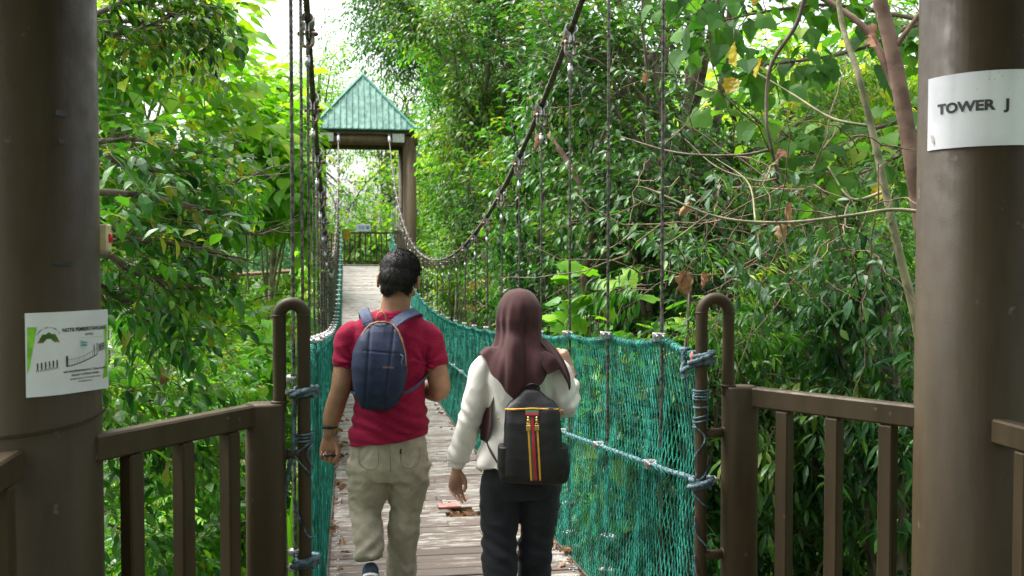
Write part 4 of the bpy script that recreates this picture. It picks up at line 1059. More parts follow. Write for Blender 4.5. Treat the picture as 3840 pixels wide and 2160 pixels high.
boughs = [bo((180, 390, 4.4), (420, 440, 4.9), (560, 465, 5.2), (690, 420, 5.5)), bo((150, 480, 4.2), (400, 500, 4.6), (560, 545, 5.0), (640, 590, 5.2), (700, 575, 5.3)),
          bo((150, 560, 4.3), (330, 600, 4.5), (480, 620, 4.7), (600, 650, 5.)), bo((150, 620, 4.3), (330, 680, 4.5), (450, 720, 4.7), (560, 690, 5.)), 
          bo((150, 700, 4.5), (270, 740, 4.7), (350, 770, 4.8), (400, 800, 5)), bo((200, 420, 5.2), (430, 380, 5.6), (560, 400, 5.8), (640, 460, 6.)), bo((150, 360, 4.5), (330, 350, 4.8), (450, 390, 5.))]
bough_tree('ficus_tree', 'dark glossy leaved tree reaching from the left to the bridge cables', onground([-3.6, 5.6]), .13, boughs, TW_FN[:2] + TW_F, 3, M['lf_dark'], M['bark'], .58, side_len=.46, nside=2, tsc=(.8, 1.15), grav=.08)
boughs = [bo((100, 60, 4.6), (330, 10, 4.9), (440, 40, 5.2), (530, 90, 5.4)), bo((120, -100, 4.6), (350, -40, 5.0), (480, -10, 5.3), (545, 30, 5.4)), bo((100, 60, 4.6), (300, 90, 4.9), (400, 60, 5.2), (480, 30, 5.3)), bo((100, 60, 4.8), (350, 60, 5.2), (440, 90, 5.6), (500, 160, 5.7))]
for b in boughs: b[0][2] = W(100, 0, 5)[2]
bough_tree('ficus_tree', 'dark leaved branch hanging into the top left corner beside the pale sky', onground([-3.9, 5.0]), .11, boughs, TW_F, 8, M['lf_dark'], M['bark'], .5, side_len=.33, nside=2, tsc=(.62, .9))
# lower left: long leathery leaves in a dark clump close to the notice
bx = np.array([-3.2, 6.5])
boughs = [bo((100, 900, 5), (280, 960, 5.3), (380, 1010, 5.6), (470, 985, 5.8)), bo((100, 1000, 5), (280, 1040, 5.3), (360, 1100, 5.5), (420, 1120, 5.6)), bo((60, 1250, 5), (280, 1330, 5.4), (350, 1370, 5.6), (430, 1380, 5.8))]
bough_tree('leathery_shrub', 'dark leathery leaved shrub behind the left railing and notice', onground([-3.2, 6.5]), .06, boughs, TW_FN, 12, M['lf_dark'], M['bark'], .45, side_len=.32, nside=2, cat='shrub')
# ---- left: bright broad-leaved trees
def kids(p, r): return p
tree('broadleaf_tree', 'bright green heart leaved tree filling the upper left behind the dark boughs', 'tree', onground(W(330, 300, 9.5), -1.2), W(330, 290, 9.5), (1.15, 1.5, 1.75), TW_H, 560, 31, M['lf_bright'], M['greenbark'], .11, nlimb=12, nsub=5, attr0=.5, tsc=(.95, 1.35))
tree('broadleaf_tree', 'bright green tree whose rounded top meets the white sky left of the cables', 'tree', onground(W(560, 400, 12), -.6), W(570, 375, 12), (1.15, 1.5, 1.15), TW_H, 560, 32, M['lf_bright'], M['greenbark'], .11, nlimb=12, nsub=5, attr0=.55, tsc=(1., 1.4))
tree('broadleaf_tree', 'bright green tree standing beside the left cables below the green roof', 'tree', onground(W(735, 560, 15), -.9), W(712, 430, 15), (.95, 1.8, 1.15), TW_H, 520, 33, M['lf_bright'], M['greenbark'], .10, nlimb=10, nsub=5, attr0=.6, tsc=(1., 1.4))
tree('broadleaf_sapling', 'bright heart leaved sapling behind the left hooped handrail', 'sapling', onground(W(690, 800, 9)), W(690, 850, 9), (.36, .7, .5), TW_H, 50, 34, M['lf_bright'], M['greenbark'], .03, nlimb=5, nsub=3, attr0=.55)
tree('broadleaf_sapling', 'bright young tree just left of the far tower post over the netting', 'sapling', onground(W(790, 560, 24), -.8), W(795, 540, 24), (.8, 1.4, 1.5), TW_H, 260, 35, M['lf_bright'], M['greenbark'], .07, nlimb=8, nsub=4, attr0=.6, tsc=(1.1, 1.6))
# ---- left lower: undergrowth bank
def bush(name, label, px, py, d, rad, tws, ntw, seed, leafm, attr0=.5, group=None, **kw):
    c = W(px, py, d); return tree(name, label, 'shrub', onground(c), c, rad, tws, ntw, seed, leafm, M['bark'], .035, group, nlimb=kw.pop('nlimb', 9), nsub=kw.pop('nsub', 4), attr0=attr0, **kw)
bush('leafy_bush', 'pale green broad leaved bush seen just above the left railing', 560, 960, 9.5, (.75, .8, .40), TW_H, 170, 41, M['lf_under'], .5)
bush('leafy_bush', 'yellow green small leaved bush touching the left railing top', 470, 1010, 8, (.5, .6, .35), TW_P, 240, 42, M['lf_under'], .75)
bush('leafy_bush', 'grey green bush in the shade beyond the left railing', 500, 860, 15, (2.0, 1.6, 1.0), TW_S, 620, 43, M['lf_mid'], .35)
bush('leafy_bush', 'shaded bush below the distant green netted bridge', 600, 800, 18, (1.9, 1.6, 1.1), TW_S, 560, 44, M['lf_mid'], .55, tsc=(1.2, 1.6))
bush('leafy_bush', 'sunlit feathery bush seen between the balusters of the left railing', 480, 1200, 7.5, (.95, .9, .75), TW_P, 760, 45, M['lf_under'], .5)
bush('leafy_bush', 'small leaved bush at the bottom left seen through the railing', 520, 1400, 7.2, (.95, .9, .6), TW_P, 560, 46, M['lf_under'], .35)
bush('leafy_bush', 'green bush beside the left net under the hooped handrail', 735, 1150, 9, (.42, .8, .8), TW_H, 130, 47, M['lf_under'], .45)
bush('leafy_bush', 'dark bush deep below the left edge of the walkway', 700, 1400, 9, (.8, .9, .8), TW_P, 420, 48, M['lf_mid'], .5)
bush('leafy_bush', 'mid green bush low behind the left tower post', 330, 1230, 8.5, (.8, .9, .8), TW_P, 560, 49, M['lf_under'], .4)
bush('leafy_bush', 'bright leafy shrub between the dark left boughs and the left railing', 400, 780, 13, (1.3, 1.2, .8), TW_H, 300, 50, M['lf_bright'], .45)
bush('leafy_bush', 'loose green shrub under the bright tree and left of the cables', 640, 790, 12.5, (1.0, 1.1, .5), TW_H, 200, 51, M['lf_bright'], .5)
# thin red trunk in the undergrowth
p = W(632, 920, 13); r0 = empty('slender_trunk', onground(p), 'slender reddish trunk standing in the undergrowth left of the handrail', 'tree')
P = cr([onground(p), W(622, 925, 13), W(632, 850, 13), W(640, 780, 13)], 14); m = tube(P, np.linspace(.075, .035, 14), 8); tube(cr([W(628, 900, 13), W(600, 860, 13.1), W(590, 830, 13.1)], 8), [.015]*8, 5, mb=m); tube(cr([W(632, 880, 13), W(670, 850, 12.8), W(690, 835, 12.8)], 8), [.014]*8, 5, mb=m)
o = m.build('trunk', M['redbark'], r0); o.location = -r0.location
lv = MB(); g = np.random.default_rng(5); n = 40; Pp = W(640, 780, 13) + g.normal(0, .3, (n, 3)); place_twigs(TW_S, Pp, nrm(g.normal(0, 1, (n, 3))+V3(0, 0, .3)), np.full(n, 1.2), g.normal(0, .5, n), lv, g, np.full(n, .6))
o = lv.build('crown', [M['lf_under'], M['twig']], r0); o.location = -r0.location
# banana-like plants
def banana(label, base, fronds, seed):
    g = np.random.default_rng(seed); base = np.asarray(base, float); root = empty('banana_plant', base, label, 'plant')
    st = MB(); lv = MB()
    for tip, wd, at in fronds:
        tip = np.asarray(tip, float); d = tip-base; mid = base*.45+tip*.55 + V3(0, 0, .45); P = cr([base, mid, tip], 22); T = nrm(np.gradient(P, axis=0))
        sd = nrm(np.cross(T, V3(0, 0, 1)+.3*g.normal(0, 1, 3))); nn = np.cross(sd, T); V = []; a = 8
        for i in range(a, 22):
            t = (i-a)/(21-a); w = wd*(math.sin(PI*min(1, t*.93+.05))**.6); 
            for s_ in (-1, -.5, 0, .5, 1): V.append(P[i] + sd[i]*s_*w + nn[i]*(abs(s_)*w*.30 + .01*math.sin(i*2.3+s_*4)))
        n = 22-a; F = [[r*5+c, r*5+c+1, (r+1)*5+c+1, (r+1)*5+c] for r in range(n-1) for c in range(4)]; lv.add(V, np.array(F), 0, at, True)
        tube(P, np.linspace(.022, .004, 22), 6, mb=st)
    o = st.build('stalk', M['greenbark'], root); o.location = -base; o = lv.build('frond', M['lf_under'], root); o.location = -base
b = onground(W(560, 1250, 8)); banana('banana plant with long drooping leaves between the left balusters', b, [(W(475, 1080, 7.8), .14, .4), (W(560, 1170, 7.4), .13, .5), (W(620, 1110, 8.4), .15, .3), (W(520, 1290, 7.3), .10, .45), (W(420, 1240, 7.7), .1, .4)], 1)
b = onground(W(725, 1380, 7)); banana('banana plant with upright leaves left of the green net', b, [(W(745, 1210, 6.8), .10, .35), (W(715, 1290, 6.6), .09, .45), (W(690, 1330, 7.2), .09, .5)], 2)
b = onground(W(340, 960, 8)); banana('broad pale banana leaves beside the notice on the left', b, [(W(300, 905, 7.6), .13, .3), (W(400, 925, 7.8), .11, .35), (W(360, 985, 8.2), .12, .3)], 3)
b = onground(W(660, 1000, 10)); banana('banana plant deep in the undergrowth behind the left end post', b, [(W(600, 1010, 9.8), .12, .35), (W(640, 1080, 9.5), .12, .3), (W(690, 1040, 10.2), .12, .4)], 4)

# ---- right: long dark wall of small-leaved trees along the bridge
LAB = ['dark small leaved tree crowding the right cables near the woman', 'dense dark tree between the third and sixth right hangers', 'dark green tree right of the bridge where the cable dips lowest', 'glossy green tree beside the far half of the right cable', 'leafy tree pressed against the right post of the far tower']
def rt(px, py, d, rad, tw, n, seed, lab, lm='lf_shade', at=.45, **k): return tree('evergreen_tree', lab, 'tree', onground(W(px, py, d), .3), W(px, py, d), rad, tw, n, seed, M[lm], M['bark'], .10, attr0=at, **k)
rt(1640, 330, 8.7, (1.15, 1.5, 1.9), TW_F, 1050, 61, LAB[0], nlimb=16, nsub=6, tsc=(.9, 1.15))
rt(1350, 260, 11.0, (1.35, 1.8, 2.1), TW_F, 1150, 62, LAB[1], 'lf_dark', .5, nlimb=16, nsub=6, tsc=(1.05, 1.35))
rt(1345, 560, 14.0, (1.55, 2.0, 1.5), TW_F, 1250, 63, LAB[2], 'lf_mid', .35, nlimb=14, nsub=6)
rt(1170, 380, 18.0, (1.3, 2.2, 1.9), TW_F, 1300, 64, LAB[3], 'lf_mid', .5, nlimb=14, nsub=6, tsc=(1, 1.4))
rt(1085, 500, 23.5, (.95, 2.0, 1.7), TW_F, 900, 65, LAB[4], 'lf_mid', .6, nlimb=12, nsub=5, tsc=(1.1, 1.5))
rt(1230, 110, 17.0, (1.7, 2.2, 1.7), TW_F, 1500, 85, 'dark leafy crown high above the dip of the right cable', 'lf_dark', .55, nlimb=16, nsub=6, tsc=(1.1, 1.5))
rt(1150, 190, 24.0, (1.3, 2.2, 2.2), TW_F, 1100, 86, 'mid green crown right of the green roof peak', 'lf_mid', .6, nlimb=14, nsub=6, tsc=(1.3, 1.8))
rt(1500, 760, 9.6, (1.1, 1.5, 1.0), TW_F, 620, 66, 'dark glossy bush behind the woman and the right hangers', 'lf_dark', .4, nlimb=12, nsub=5)
rt(1250, 820, 14, (1.2, 2.0, 1.0), TW_F, 520, 67, 'shaded bush beyond the middle of the green net', 'lf_shade', .5, nlimb=12, nsub=5)
rt(1130, 700, 20, (.8, 2.0, .9), TW_F, 420, 68, 'light bush hanging over the net near the far tower', 'lf_mid', .65, nlimb=10, nsub=5, tsc=(1, 1.4))
rt(1800, 650, 9.0, (1.2, 1.6, 1.7), TW_F, 900, 69, 'dark evergreen tree behind the right hooped handrail', 'lf_shade', .45, nlimb=14, nsub=6)
rt(1560, 1180, 7.6, (1.1, 1.3, 1.1), TW_F, 520, 70, 'dark bush seen low through the right net', 'lf_shade', .4, nlimb=12, nsub=5)
rt(1980, 1130, 7.0, (.95, 1.1, 1.3), TW_W, 620, 71, 'deep green whorled bush behind the right end post', 'lf_shade', .4, nlimb=12, nsub=5, tsc=(.8, 1.1))
rt(2220, 900, 6.4, (.8, 1.1, 1.0), TW_W, 520, 72, 'dark bush with drooping leaflets beside the right tower post', 'lf_shade', .35, nlimb=12, nsub=5, tsc=(.8, 1.1))
rt(2180, 1300, 6.8, (.9, 1.1, .8), TW_W, 420, 73, 'deep green bush below the right railing', 'lf_shade', .45, nlimb=10, nsub=5, tsc=(.8, 1.1))
rt(1760, 1400, 7.5, (1.1, 1.2, .7), TW_F, 420, 74, 'dark bush at the foot of the right hooped handrail', 'lf_shade', .35, nlimb=10, nsub=5)
rt(2080, 760, 8.5, (1.2, 1.3, .7), TW_N, 520, 75, 'grey green drooping tree over the right railing', 'lf_mid', .35, nlimb=12, nsub=5, tsc=(.7, 1.0))
bush('yellowing_bush', 'shrub with yellow orange leaves glimpsed behind the right end post', 1850, 1190, 9.5, (.75, .8, .45), TW_F, 110, 76, M['lf_yellow'], .5)
bush('yellowing_bush', 'small yellow leaved shrub behind the net near the far tower', 1150, 720, 14, (.25, .5, .35), TW_N, 16, 77, M['lf_yellow'], .5)
bush('yellowing_bush', 'yellow leaved shrub low between the right railing balusters', 1990, 1150, 10.5, (.6, .8, .4), TW_F, 60, 78, M['lf_yellow'], .6)
# brighter middle distance right
rt(2130, 330, 14, (2.1, 1.8, 1.1), TW_W, 950, 79, 'sunlit yellow green tree glowing in the gap left of the red trunk', 'lf_under', .75, nlimb=16, nsub=6, tsc=(1, 1.4))
rt(1960, 420, 12, (1.1, 1.3, .9), TW_N, 480, 80, 'pale drooping leaved tree in the bright gap on the right', 'lf_mid', .7, nlimb=12, nsub=6)
rt(2240, 700, 10, (1.2, 1.5, .8), TW_W, 420, 81, 'mid green shrub behind the slanting pale trunk', 'lf_under', .4, nlimb=12, nsub=5)
# big lobed leaves top right
bx = np.array([4.1, 6.6])
def bo2(*pts): return [np.array([bx[0], bx[1], W(*pts[0])[2]])] + [W(*p) for p in pts]
boughs = [bo2((2330, 60, 6.8), (2100, 20, 6.4), (1950, 30, 6.2), (1800, 60, 6.1)), bo2((2330, 60, 6.8), (2150, 130, 6.4), (1980, 160, 6.2), (1860, 170, 6.1)), bo2((2330, 300, 6.8), (2180, 330, 6.4), (2060, 390, 6.2), (1960, 330, 6.1)), bo2((2330, -60, 6.8), (2100, -80, 6.4), (1900, -60, 6.2), (1700, -20, 6.)), bo2((2330, 380, 7), (2240, 400, 6.8), (2150, 440, 6.6), (2050, 430, 6.5))]
bough_tree('lobed_leaf_tree', 'large lobed leaved tree with a reddish trunk beside the right tower post', onground([4.1, 6.6]), .12, boughs, TW_L, 91, M['lf_lobed'], M['redbark'], .5, side_len=.5, nside=1, tsc=(.6, .9))
# visible leaning red trunk and other stems
def stem(name, label, pts, r, mat, cat='branch', kids=()):
    P0 = np.asarray(pts[0], float); P = cr(pts, 40); m = tube(P, np.linspace(r[0], r[1], 40), 10)
    root = empty(name, P0, label, cat); o = m.build('trunk', mat, root); o.location = -P0
    if kids:
        k = MB()
        for q, rr_ in kids: tube(cr(q, 16), np.linspace(rr_, rr_*.4, 16), 6, mb=k)
        o = k.build('side_branch', mat, root); o.location = -P0
    return root
stem('leaning_trunk', 'reddish ringed trunk leaning against the right tower post at the top', [onground(W(2420, 1600, 5.6)), W(2400, 1300, 5.6), W(2370, 950, 5.6), W(2330, 640, 5.6), W(2300, 460, 5.6), W(2268, 280, 5.6), W(2235, 120, 5.6), W(2200, -20, 5.6), W(2160, -300, 5.6)], (.056, .038), M['redbark'], 'tree',
     [([W(2262, 260, 5.6), W(2180, 90, 5.7), W(2080, 10, 5.8), W(2000, -60, 5.9)], .024), ([W(2240, 130, 5.6), W(2290, 60, 5.5), W(2330, 0, 5.5)], .02)])
stem('slanting_trunk', 'pale greenish trunk slanting down to the right tower post', [onground(W(2390, 1600, 5.3)), W(2375, 1400, 5.3), W(2355, 1150, 5.3), W(2330, 950, 5.3), W(2302, 790, 5.3), W(2262, 640, 5.3), W(2225, 480, 5.3), W(2190, 330, 5.3), W(2150, 180, 5.3), W(2110, 60, 5.4), W(2090, -120, 5.4)], (.032, .013), M['greenbark'], 'tree',
     [([W(2190, 320, 5.3), W(2090, 300, 5.4), W(1990, 240, 5.6), W(1890, 180, 5.8)], .009), ([W(2230, 480, 5.3), W(2140, 500, 5.4), W(2080, 420, 5.5)], .01)])
stem('bare_branch', 'bare brown branch forking below the yellow leaf on the right', [W(2030, -60, 5.), W(2000, 60, 5.), W(1935, 170, 5.), W(1925, 300, 5.0), W(1940, 380, 5.0), W(1955, 450, 5.)], (.012, .006), M['bark'], 'branch',
     [([W(1937, 378, 5.), W(1850, 392, 5.), W(1700, 385, 5.1), W(1560, 345, 5.3)], .008), ([W(1955, 450, 5.), W(1900, 455, 5.1), W(1800, 420, 5.3), W(1720, 350, 5.5)], .006)])
stem('bare_branch', 'long bent tan branch running level in front of the right foliage', [W(2330, 535, 4.6), W(2240, 528, 4.6), W(2120, 545, 4.6), W(1960, 560, 4.6), W(1800, 545, 4.6), W(1640, 480, 4.7), W(1600, 470, 4.7)], (.009, .004), M['greenbark'], 'branch',
     [([W(1780, 540, 4.6), W(1700, 600, 4.7), W(1660, 620, 4.8)], .005), ([W(1960, 560, 4.6), W(2000, 700, 4.7), W(2050, 740, 4.8)], .005), ([W(1900, 558, 4.6), W(1880, 460, 4.8), W(1800, 400, 5)], .005)])
stem('bare_branch', 'dark crooked branch inside the right trees behind the hangers', [W(1480, 900, 8.5), W(1470, 700, 8.5), W(1490, 560, 8.5), W(1440, 430, 8.6), W(1380, 340, 8.8)], (.05, .02), M['redbark'], 'branch')
# fine bare twigs
g = np.random.default_rng(77); m = MB()
for q in range(70):
    a = W(g.uniform(1600, 2250), g.uniform(330, 720), g.uniform(4.9, 6.2)); b = a + V3(*g.normal(0, .45, 3)) + V3(-.15, 0, -.05); tube(branch_path(a, b, g, g.uniform(-.15, .2), .2, 10), np.linspace(.0045, .0018, 10), 5, mb=m)
tw = empty('tangled_twigs', W(1950, 500, 5.5), 'tangle of thin bare twigs in front of the right foliage', 'twigs'); o = m.build('fine_twig', M['twig'], tw); o.location = -tw.location
lv = MB(); n = 90; Pp = np.array([W(g.uniform(1650, 2280), g.uniform(420, 760), g.uniform(4.8, 6)) for _ in range(n)]); place_twigs([twig('ellip', 5, .22, .075, g=G) for _ in range(3)], Pp, nrm(g.normal(0, 1, (n, 3))+V3(-.6, 0, -.1)), g.uniform(.8, 1.2, n), g.normal(0, .5, n), lv, g, np.full(n, .35))
o = lv.build('twig_leaves', [leafmat('grey_green_leaf', [(0, (.03, .09, .04)), (.6, (.06, .15, .06)), (1, (.14, .24, .07))], .4, .3), M['twig']], tw); o.location = -tw.location
# young bright leaves in front of the right trees
g = np.random.default_rng(13); m = MB(); lv = MB(); root = empty('young_shoot', onground(W(1500, 780, 7.8)), 'bright green lobed young shoots behind the right hangers', 'plant')
for (px, py) in ((1400, 668), (1400, 720), (1455, 690), (1548, 712), (1520, 770), (1600, 740), (1440, 760), (1400, 800), (1480, 800)):
    b = W(px, py, 6.9); a = W(1490 + (px-1490)*.4, 860, 7.2); tube(cr([a, (a+b)/2+V3(0, 0, .1), b], 10), [.005]*10, 5, mb=m)
    n = 2; inst(LF['lobed'], b+g.normal(0, .04, (n, 3)), nrm(g.normal(0, .4, (n, 3))+V3(.0, -.6, -.15)+(np.arange(n)[:, None]-.5)*V3(1.4, 0, 0)), g.uniform(.16, .23, n), g.normal(0, .3, n), g.uniform(.3, .8, n), lv)
tube([onground(W(1490, 860, 7.2)), W(1490, 860, 7.2)], [.012, .006], 6, mb=m)
o = m.build('stalk', M['greenbark'], root); o.location = -root.location; o = lv.build('young_leaves', M['lf_under'], root); o.location = -root.location
# broad leaf sprays close behind the net
for k, (px, py, d, n, lm, at, lab) in enumerate([(1560, 960, 7.0, 60, 'lf_mid', .6, 'broad leaved climber pressed behind the right net'), (1740, 740, 6.6, 110, 'lf_mid', .35, 'grey leaved climber over the net beside the nearest hanger')]):
    bush('climbing_shrub', lab, px, py, d, (.5, .4, .4), TW_L if k == 0 else TW_N, n, 100+k, M[lm], at)
# single striking leaves
def loneleaf(name, label, cat, px, py, d, kind, mat, size, D, roll=0., at=.5, seed=0):
    p = W(px, py, d); mb = MB(); inst(LF[kind], np.zeros((1, 3)), nrm(np.array([D], float)), np.array([size]), np.array([roll]), np.array([at]), mb, smooth=True)
    tube([(0, 0, .08), (0, 0, 0)], .002, 5, mb=mb, mat=1)
    o = mb.build(name, [M[mat], M['twig']]); o.location = p; tag(o, label, cat, 'single coloured leaves'); return o
for i, (px, py, d, s, lab) in enumerate([(1842, 145, 5, .13, 'large yellow leaf near the top right beside the bare branch'), (1910, 185, 5, .11, 'olive yellow leaf just right of the large yellow leaf'), (1885, 8, 5, .10, 'yellow leaf cut off by the top edge'), (1845, 230, 5, .10, 'half green yellowing leaf under the large yellow leaf'), (2215, 490, 5.4, .11, 'big yellow leaf behind the slanting pale trunk'), (868, 606, 12, .15, 'bright yellow leaf hanging beside the far end of the left cable')]):
    loneleaf('yellow_leaf', lab, 'leaf', px, py-30, d, 'yell', 'lf_yellow', s*.95, (g.normal(0, .3), -.3, -1), g.normal(0, .5), .3)
for i, (px, py, d, s, lab) in enumerate([(1725, 705, 5, .16, 'crumpled tan dead leaf caught low right of the nearest hangers'), (1765, 712, 5, .11, 'small shredded dead leaf beside the crumpled tan one'), (1620, 210, 5.2, .08, 'dead brown leaf caught high beside the second hanger'), (1735, 535, 4.7, .10, 'dead leaf dangling from the long tan branch'), (1990, 535, 4.7, .15, 'torn tan dead leaf on the long branch'), (1975, 590, 4.7, .12, 'dead leaf hanging under the torn tan leaf'), (2200, 100, 5.3, .22, 'large curled dead leaf against the leaning red trunk'), (1345, 365, 7.2, .16, 'orange brown dead leaf beside the right suspension cable'), (395, 950, 5.6, .20, 'dead brown leaf drooping in the left undergrowth'), (1955, 400, 4.95, .09, 'mottled dead leaf at the fork of the bare branch')]):
    loneleaf('dead_leaf', lab, 'leaf', px, py-25, d, 'dry%d' % (i % 4), 'dry', s*.8, (g.normal(0, .3), g.normal(0, .4), -1), g.uniform(0, 6), g.uniform(.3, .8))

# ---- litter on the deck
base = []
for k in range(3):
    mb = MB(); inst(crumpled(k*1.9+.5, .30, .9+.5*k), np.zeros((1, 3)), nrm(np.array([[1., .2, .1]])), np.array([1.]), np.array([0.]), np.array([.3+.25*k]), mb, smooth=True)
    base.append(mb.mesh('fallen_leaf', [M['dry']]))
for k in range(110):
    y = 4.6 + 12*g.random()**1.5; sx = -1 if g.random() < .5 else 1
    x = sx*(DW - abs(g.normal(0.0, .045)) - .01) if k % 9 else g.uniform(-.4, .5)
    o = bpy.data.objects.new('fallen_leaf', base[k % 3]); COL.objects.link(o); s = g.uniform(.035, .095); o.scale = (s, s, s*1.2)
    o.location = (x, y, deckz(y)+.010 + abs(g.normal(0, .008))); o.rotation_euler = (g.normal(0, .5), g.normal(0, .4), g.uniform(0, 6.3))
    tag(o, 'dry brown leaf fallen along the edge of the plank deck', 'leaf', 'dry leaves littering the deck')
for k in range(16):
    y = 6.55+g.normal(0, .05); o = bpy.data.objects.new('fallen_leaf', base[k % 3]); COL.objects.link(o); s = g.uniform(.03, .07); o.scale = (s, s, s); o.location = (.25+g.normal(0, .06), y, deckz(y)-.02); o.rotation_euler = (g.normal(0, .5), g.normal(0, .4), g.uniform(0, 6.3))
    tag(o, 'dry brown leaf lying in the broken gap of the deck', 'leaf', 'dry leaves in the broken deck gap')

# ---- far trees: a few shapes copied round the clearing
far = []; KEEP = False
for k, (tw, lm, n, rad, at) in enumerate([(TW_D, 'lf_far', 700, (3.2, 3.2, 3.6), .45), (TW_D, 'lf_mid', 800, (3.4, 3.4, 3.0), .5), (TW_DB, 'lf_far', 520, (3.0, 3.0, 3.4), .6), (TW_D, 'lf_under', 700, (2.6, 2.6, 3.8), .4)]):
    x, y = [(-9, 27), (-17, 33), (-6, 40), (4.2, 37)][k]
    far.append(tree('forest_tree', ['light green round crowned tree behind the distant bridge', 'mid green spreading tree far left behind the distant bridge', 'pale broad leaved tree beyond the left side of the far tower', 'tall bright tree right behind the far tower'][k], 'tree', (x, y, gz(x, y)), (x, y, gz(x, y)+6.2), rad, tw, n, 200+k, M[lm], M['bark'], .22, nlimb=18, nsub=6, attr0=at, clump=.3, spread=1.1, stems=False))
gf = np.random.default_rng(4); sp = []
def ft_(k, x, y, sc, grp='distant forest trees closing the view'): sp.append((k, x, y, sc, grp))
for x in np.arange(-30, 34, 4.2):
    ft_(gf.integers(0, 4), x + gf.normal(0, 1), 50 + gf.normal(0, 2.5), gf.uniform(1.15, 1.45) if x > -4 else gf.uniform(.95, 1.1))
for x in np.arange(-24, -4, 3.6): ft_(gf.integers(0, 4), x, 38 + gf.normal(0, 1.5), gf.uniform(.75, .92))
for x in np.arange(-16, -7, 3): ft_(gf.integers(0, 4), x, 21 + gf.normal(0, 1), gf.uniform(.48, .6))
for x, y, s_ in ((3.2, 36, 1.), (6.5, 34, 1.1), (8.5, 29, 1.15), (7.6, 23, 1.1), (10.5, 24, 1.2), (8, 17.5, 1.05), (11.5, 18, 1.2), (10, 12.5, 1.05), (14, 14, 1.3), (12, 8.5, 1.1), (15, 21, 1.3), (-.4, 37, .72), (2, 41, .9), (-3.2, 36.5, .75), (16, 9, 1.2), (5, 46, 1.35)): ft_(gf.integers(0, 4), x, y, s_)
for x, y, s_ in ((-7.5, 14, .42), (-8, 9.5, .42), (-9.5, 17, .5), (-10.5, 12, .5), (4.6, 10.5, .5), (6.4, 12.5, .62), (5.2, 15, .62), (7.5, 9., .55), (5, 20, .7)): ft_(gf.integers(0, 4), x, y, s_, 'smaller forest trees behind the bridge side trees')
for x, y, s_ in ((-6, -6, .8), (-1.5, -9, .95), (3.5, -8, .9), (7, -3, .9), (-6.5, 0, .75), (6.2, 2.5, .75), (0, -14, 1.3), (-4, -5.5, .8), (1, -6.5, .75), (4.6, -5, .75), (-4.8, 2.2, .55)): ft_(gf.integers(0, 4), x, y, s_, 'trees behind the near tower')  # out of view, added to block sky light and darken the near pillars
for k, x, y, sc, grp in sp:
    again(far[k], (x, y, gz(x, y)), gf.uniform(0, 6.3), sc, 'leafy forest tree among the many in the background' if 'distant' in grp else ('unseen leafy tree added behind the near lookout tower to block sky light' if 'near tower' in grp else 'smaller leafy tree in the mass behind the bridge side trees'), grp)
# overhanging tall trees: top centre and right
KEEP = True
tall = tree('tall_tree', 'tall airy tree spreading over the far tower against the sky', 'tree', (4.2, 36, gz(2, 34)), (2.6, 35, 10.6), (3.9, 3.2, 4.4), TW_D, 3000, 301, M['lf_mid'], M['bark'], .30, nlimb=18, nsub=6, attr0=.35, spread=.9, stems=False)
tree('tall_tree', 'light airy tree right of the far tower with white sky gaps', 'tree', (6.2, 31, gz(4, 31)), (4.8, 31, 6.8), (2.8, 2.5, 3.8), TW_D, 1700, 302, M['lf_far'], M['bark'], .22, nlimb=14, nsub=6, attr0=.7, spread=.9, stems=False)
tree('tall_tree', 'sparse pale crown left of the green roof peak', 'tree', (-1.9, 39, gz(-2, 39)), (-1.5, 39, 7.5), (2.4, 2., 3.), TW_D, 520, 303, M['lf_far'], M['bark'], .2, nlimb=10, nsub=5, attr0=.75, spread=.9, stems=False)
tree('tall_tree', 'dark high crown filling the top right above the hangers', 'tree', (4.5, 12.5, gz(4, 12)), (3.5, 12.0, 6.4), (2.6, 2.6, 2.4), TW_S, 1500, 304, M['lf_shade'], M['bark'], .2, nlimb=18, nsub=6, attr0=.5, tsc=(1.2, 1.7))
# ---- ground cover
g = np.random.default_rng(9); n = 9000; KEEP = False; lv = MB(); X = g.uniform(-14, 12, n); Y = g.uniform(4, 34, n); P = np.array([(x, y, gz(x, y)+g.uniform(0, .7)) for x, y in zip(X, Y)])
place_twigs(TW_D, P, nrm(g.normal(0, .6, (n, 3))+V3(0, 0, .8)), g.uniform(.5, 1.1, n), g.normal(0, .5, n), lv, g, g.uniform(.2, .8, n), stems=False)
tag(lv.build('undergrowth', [M['lf_under'], M['twig']]), kind='stuff')
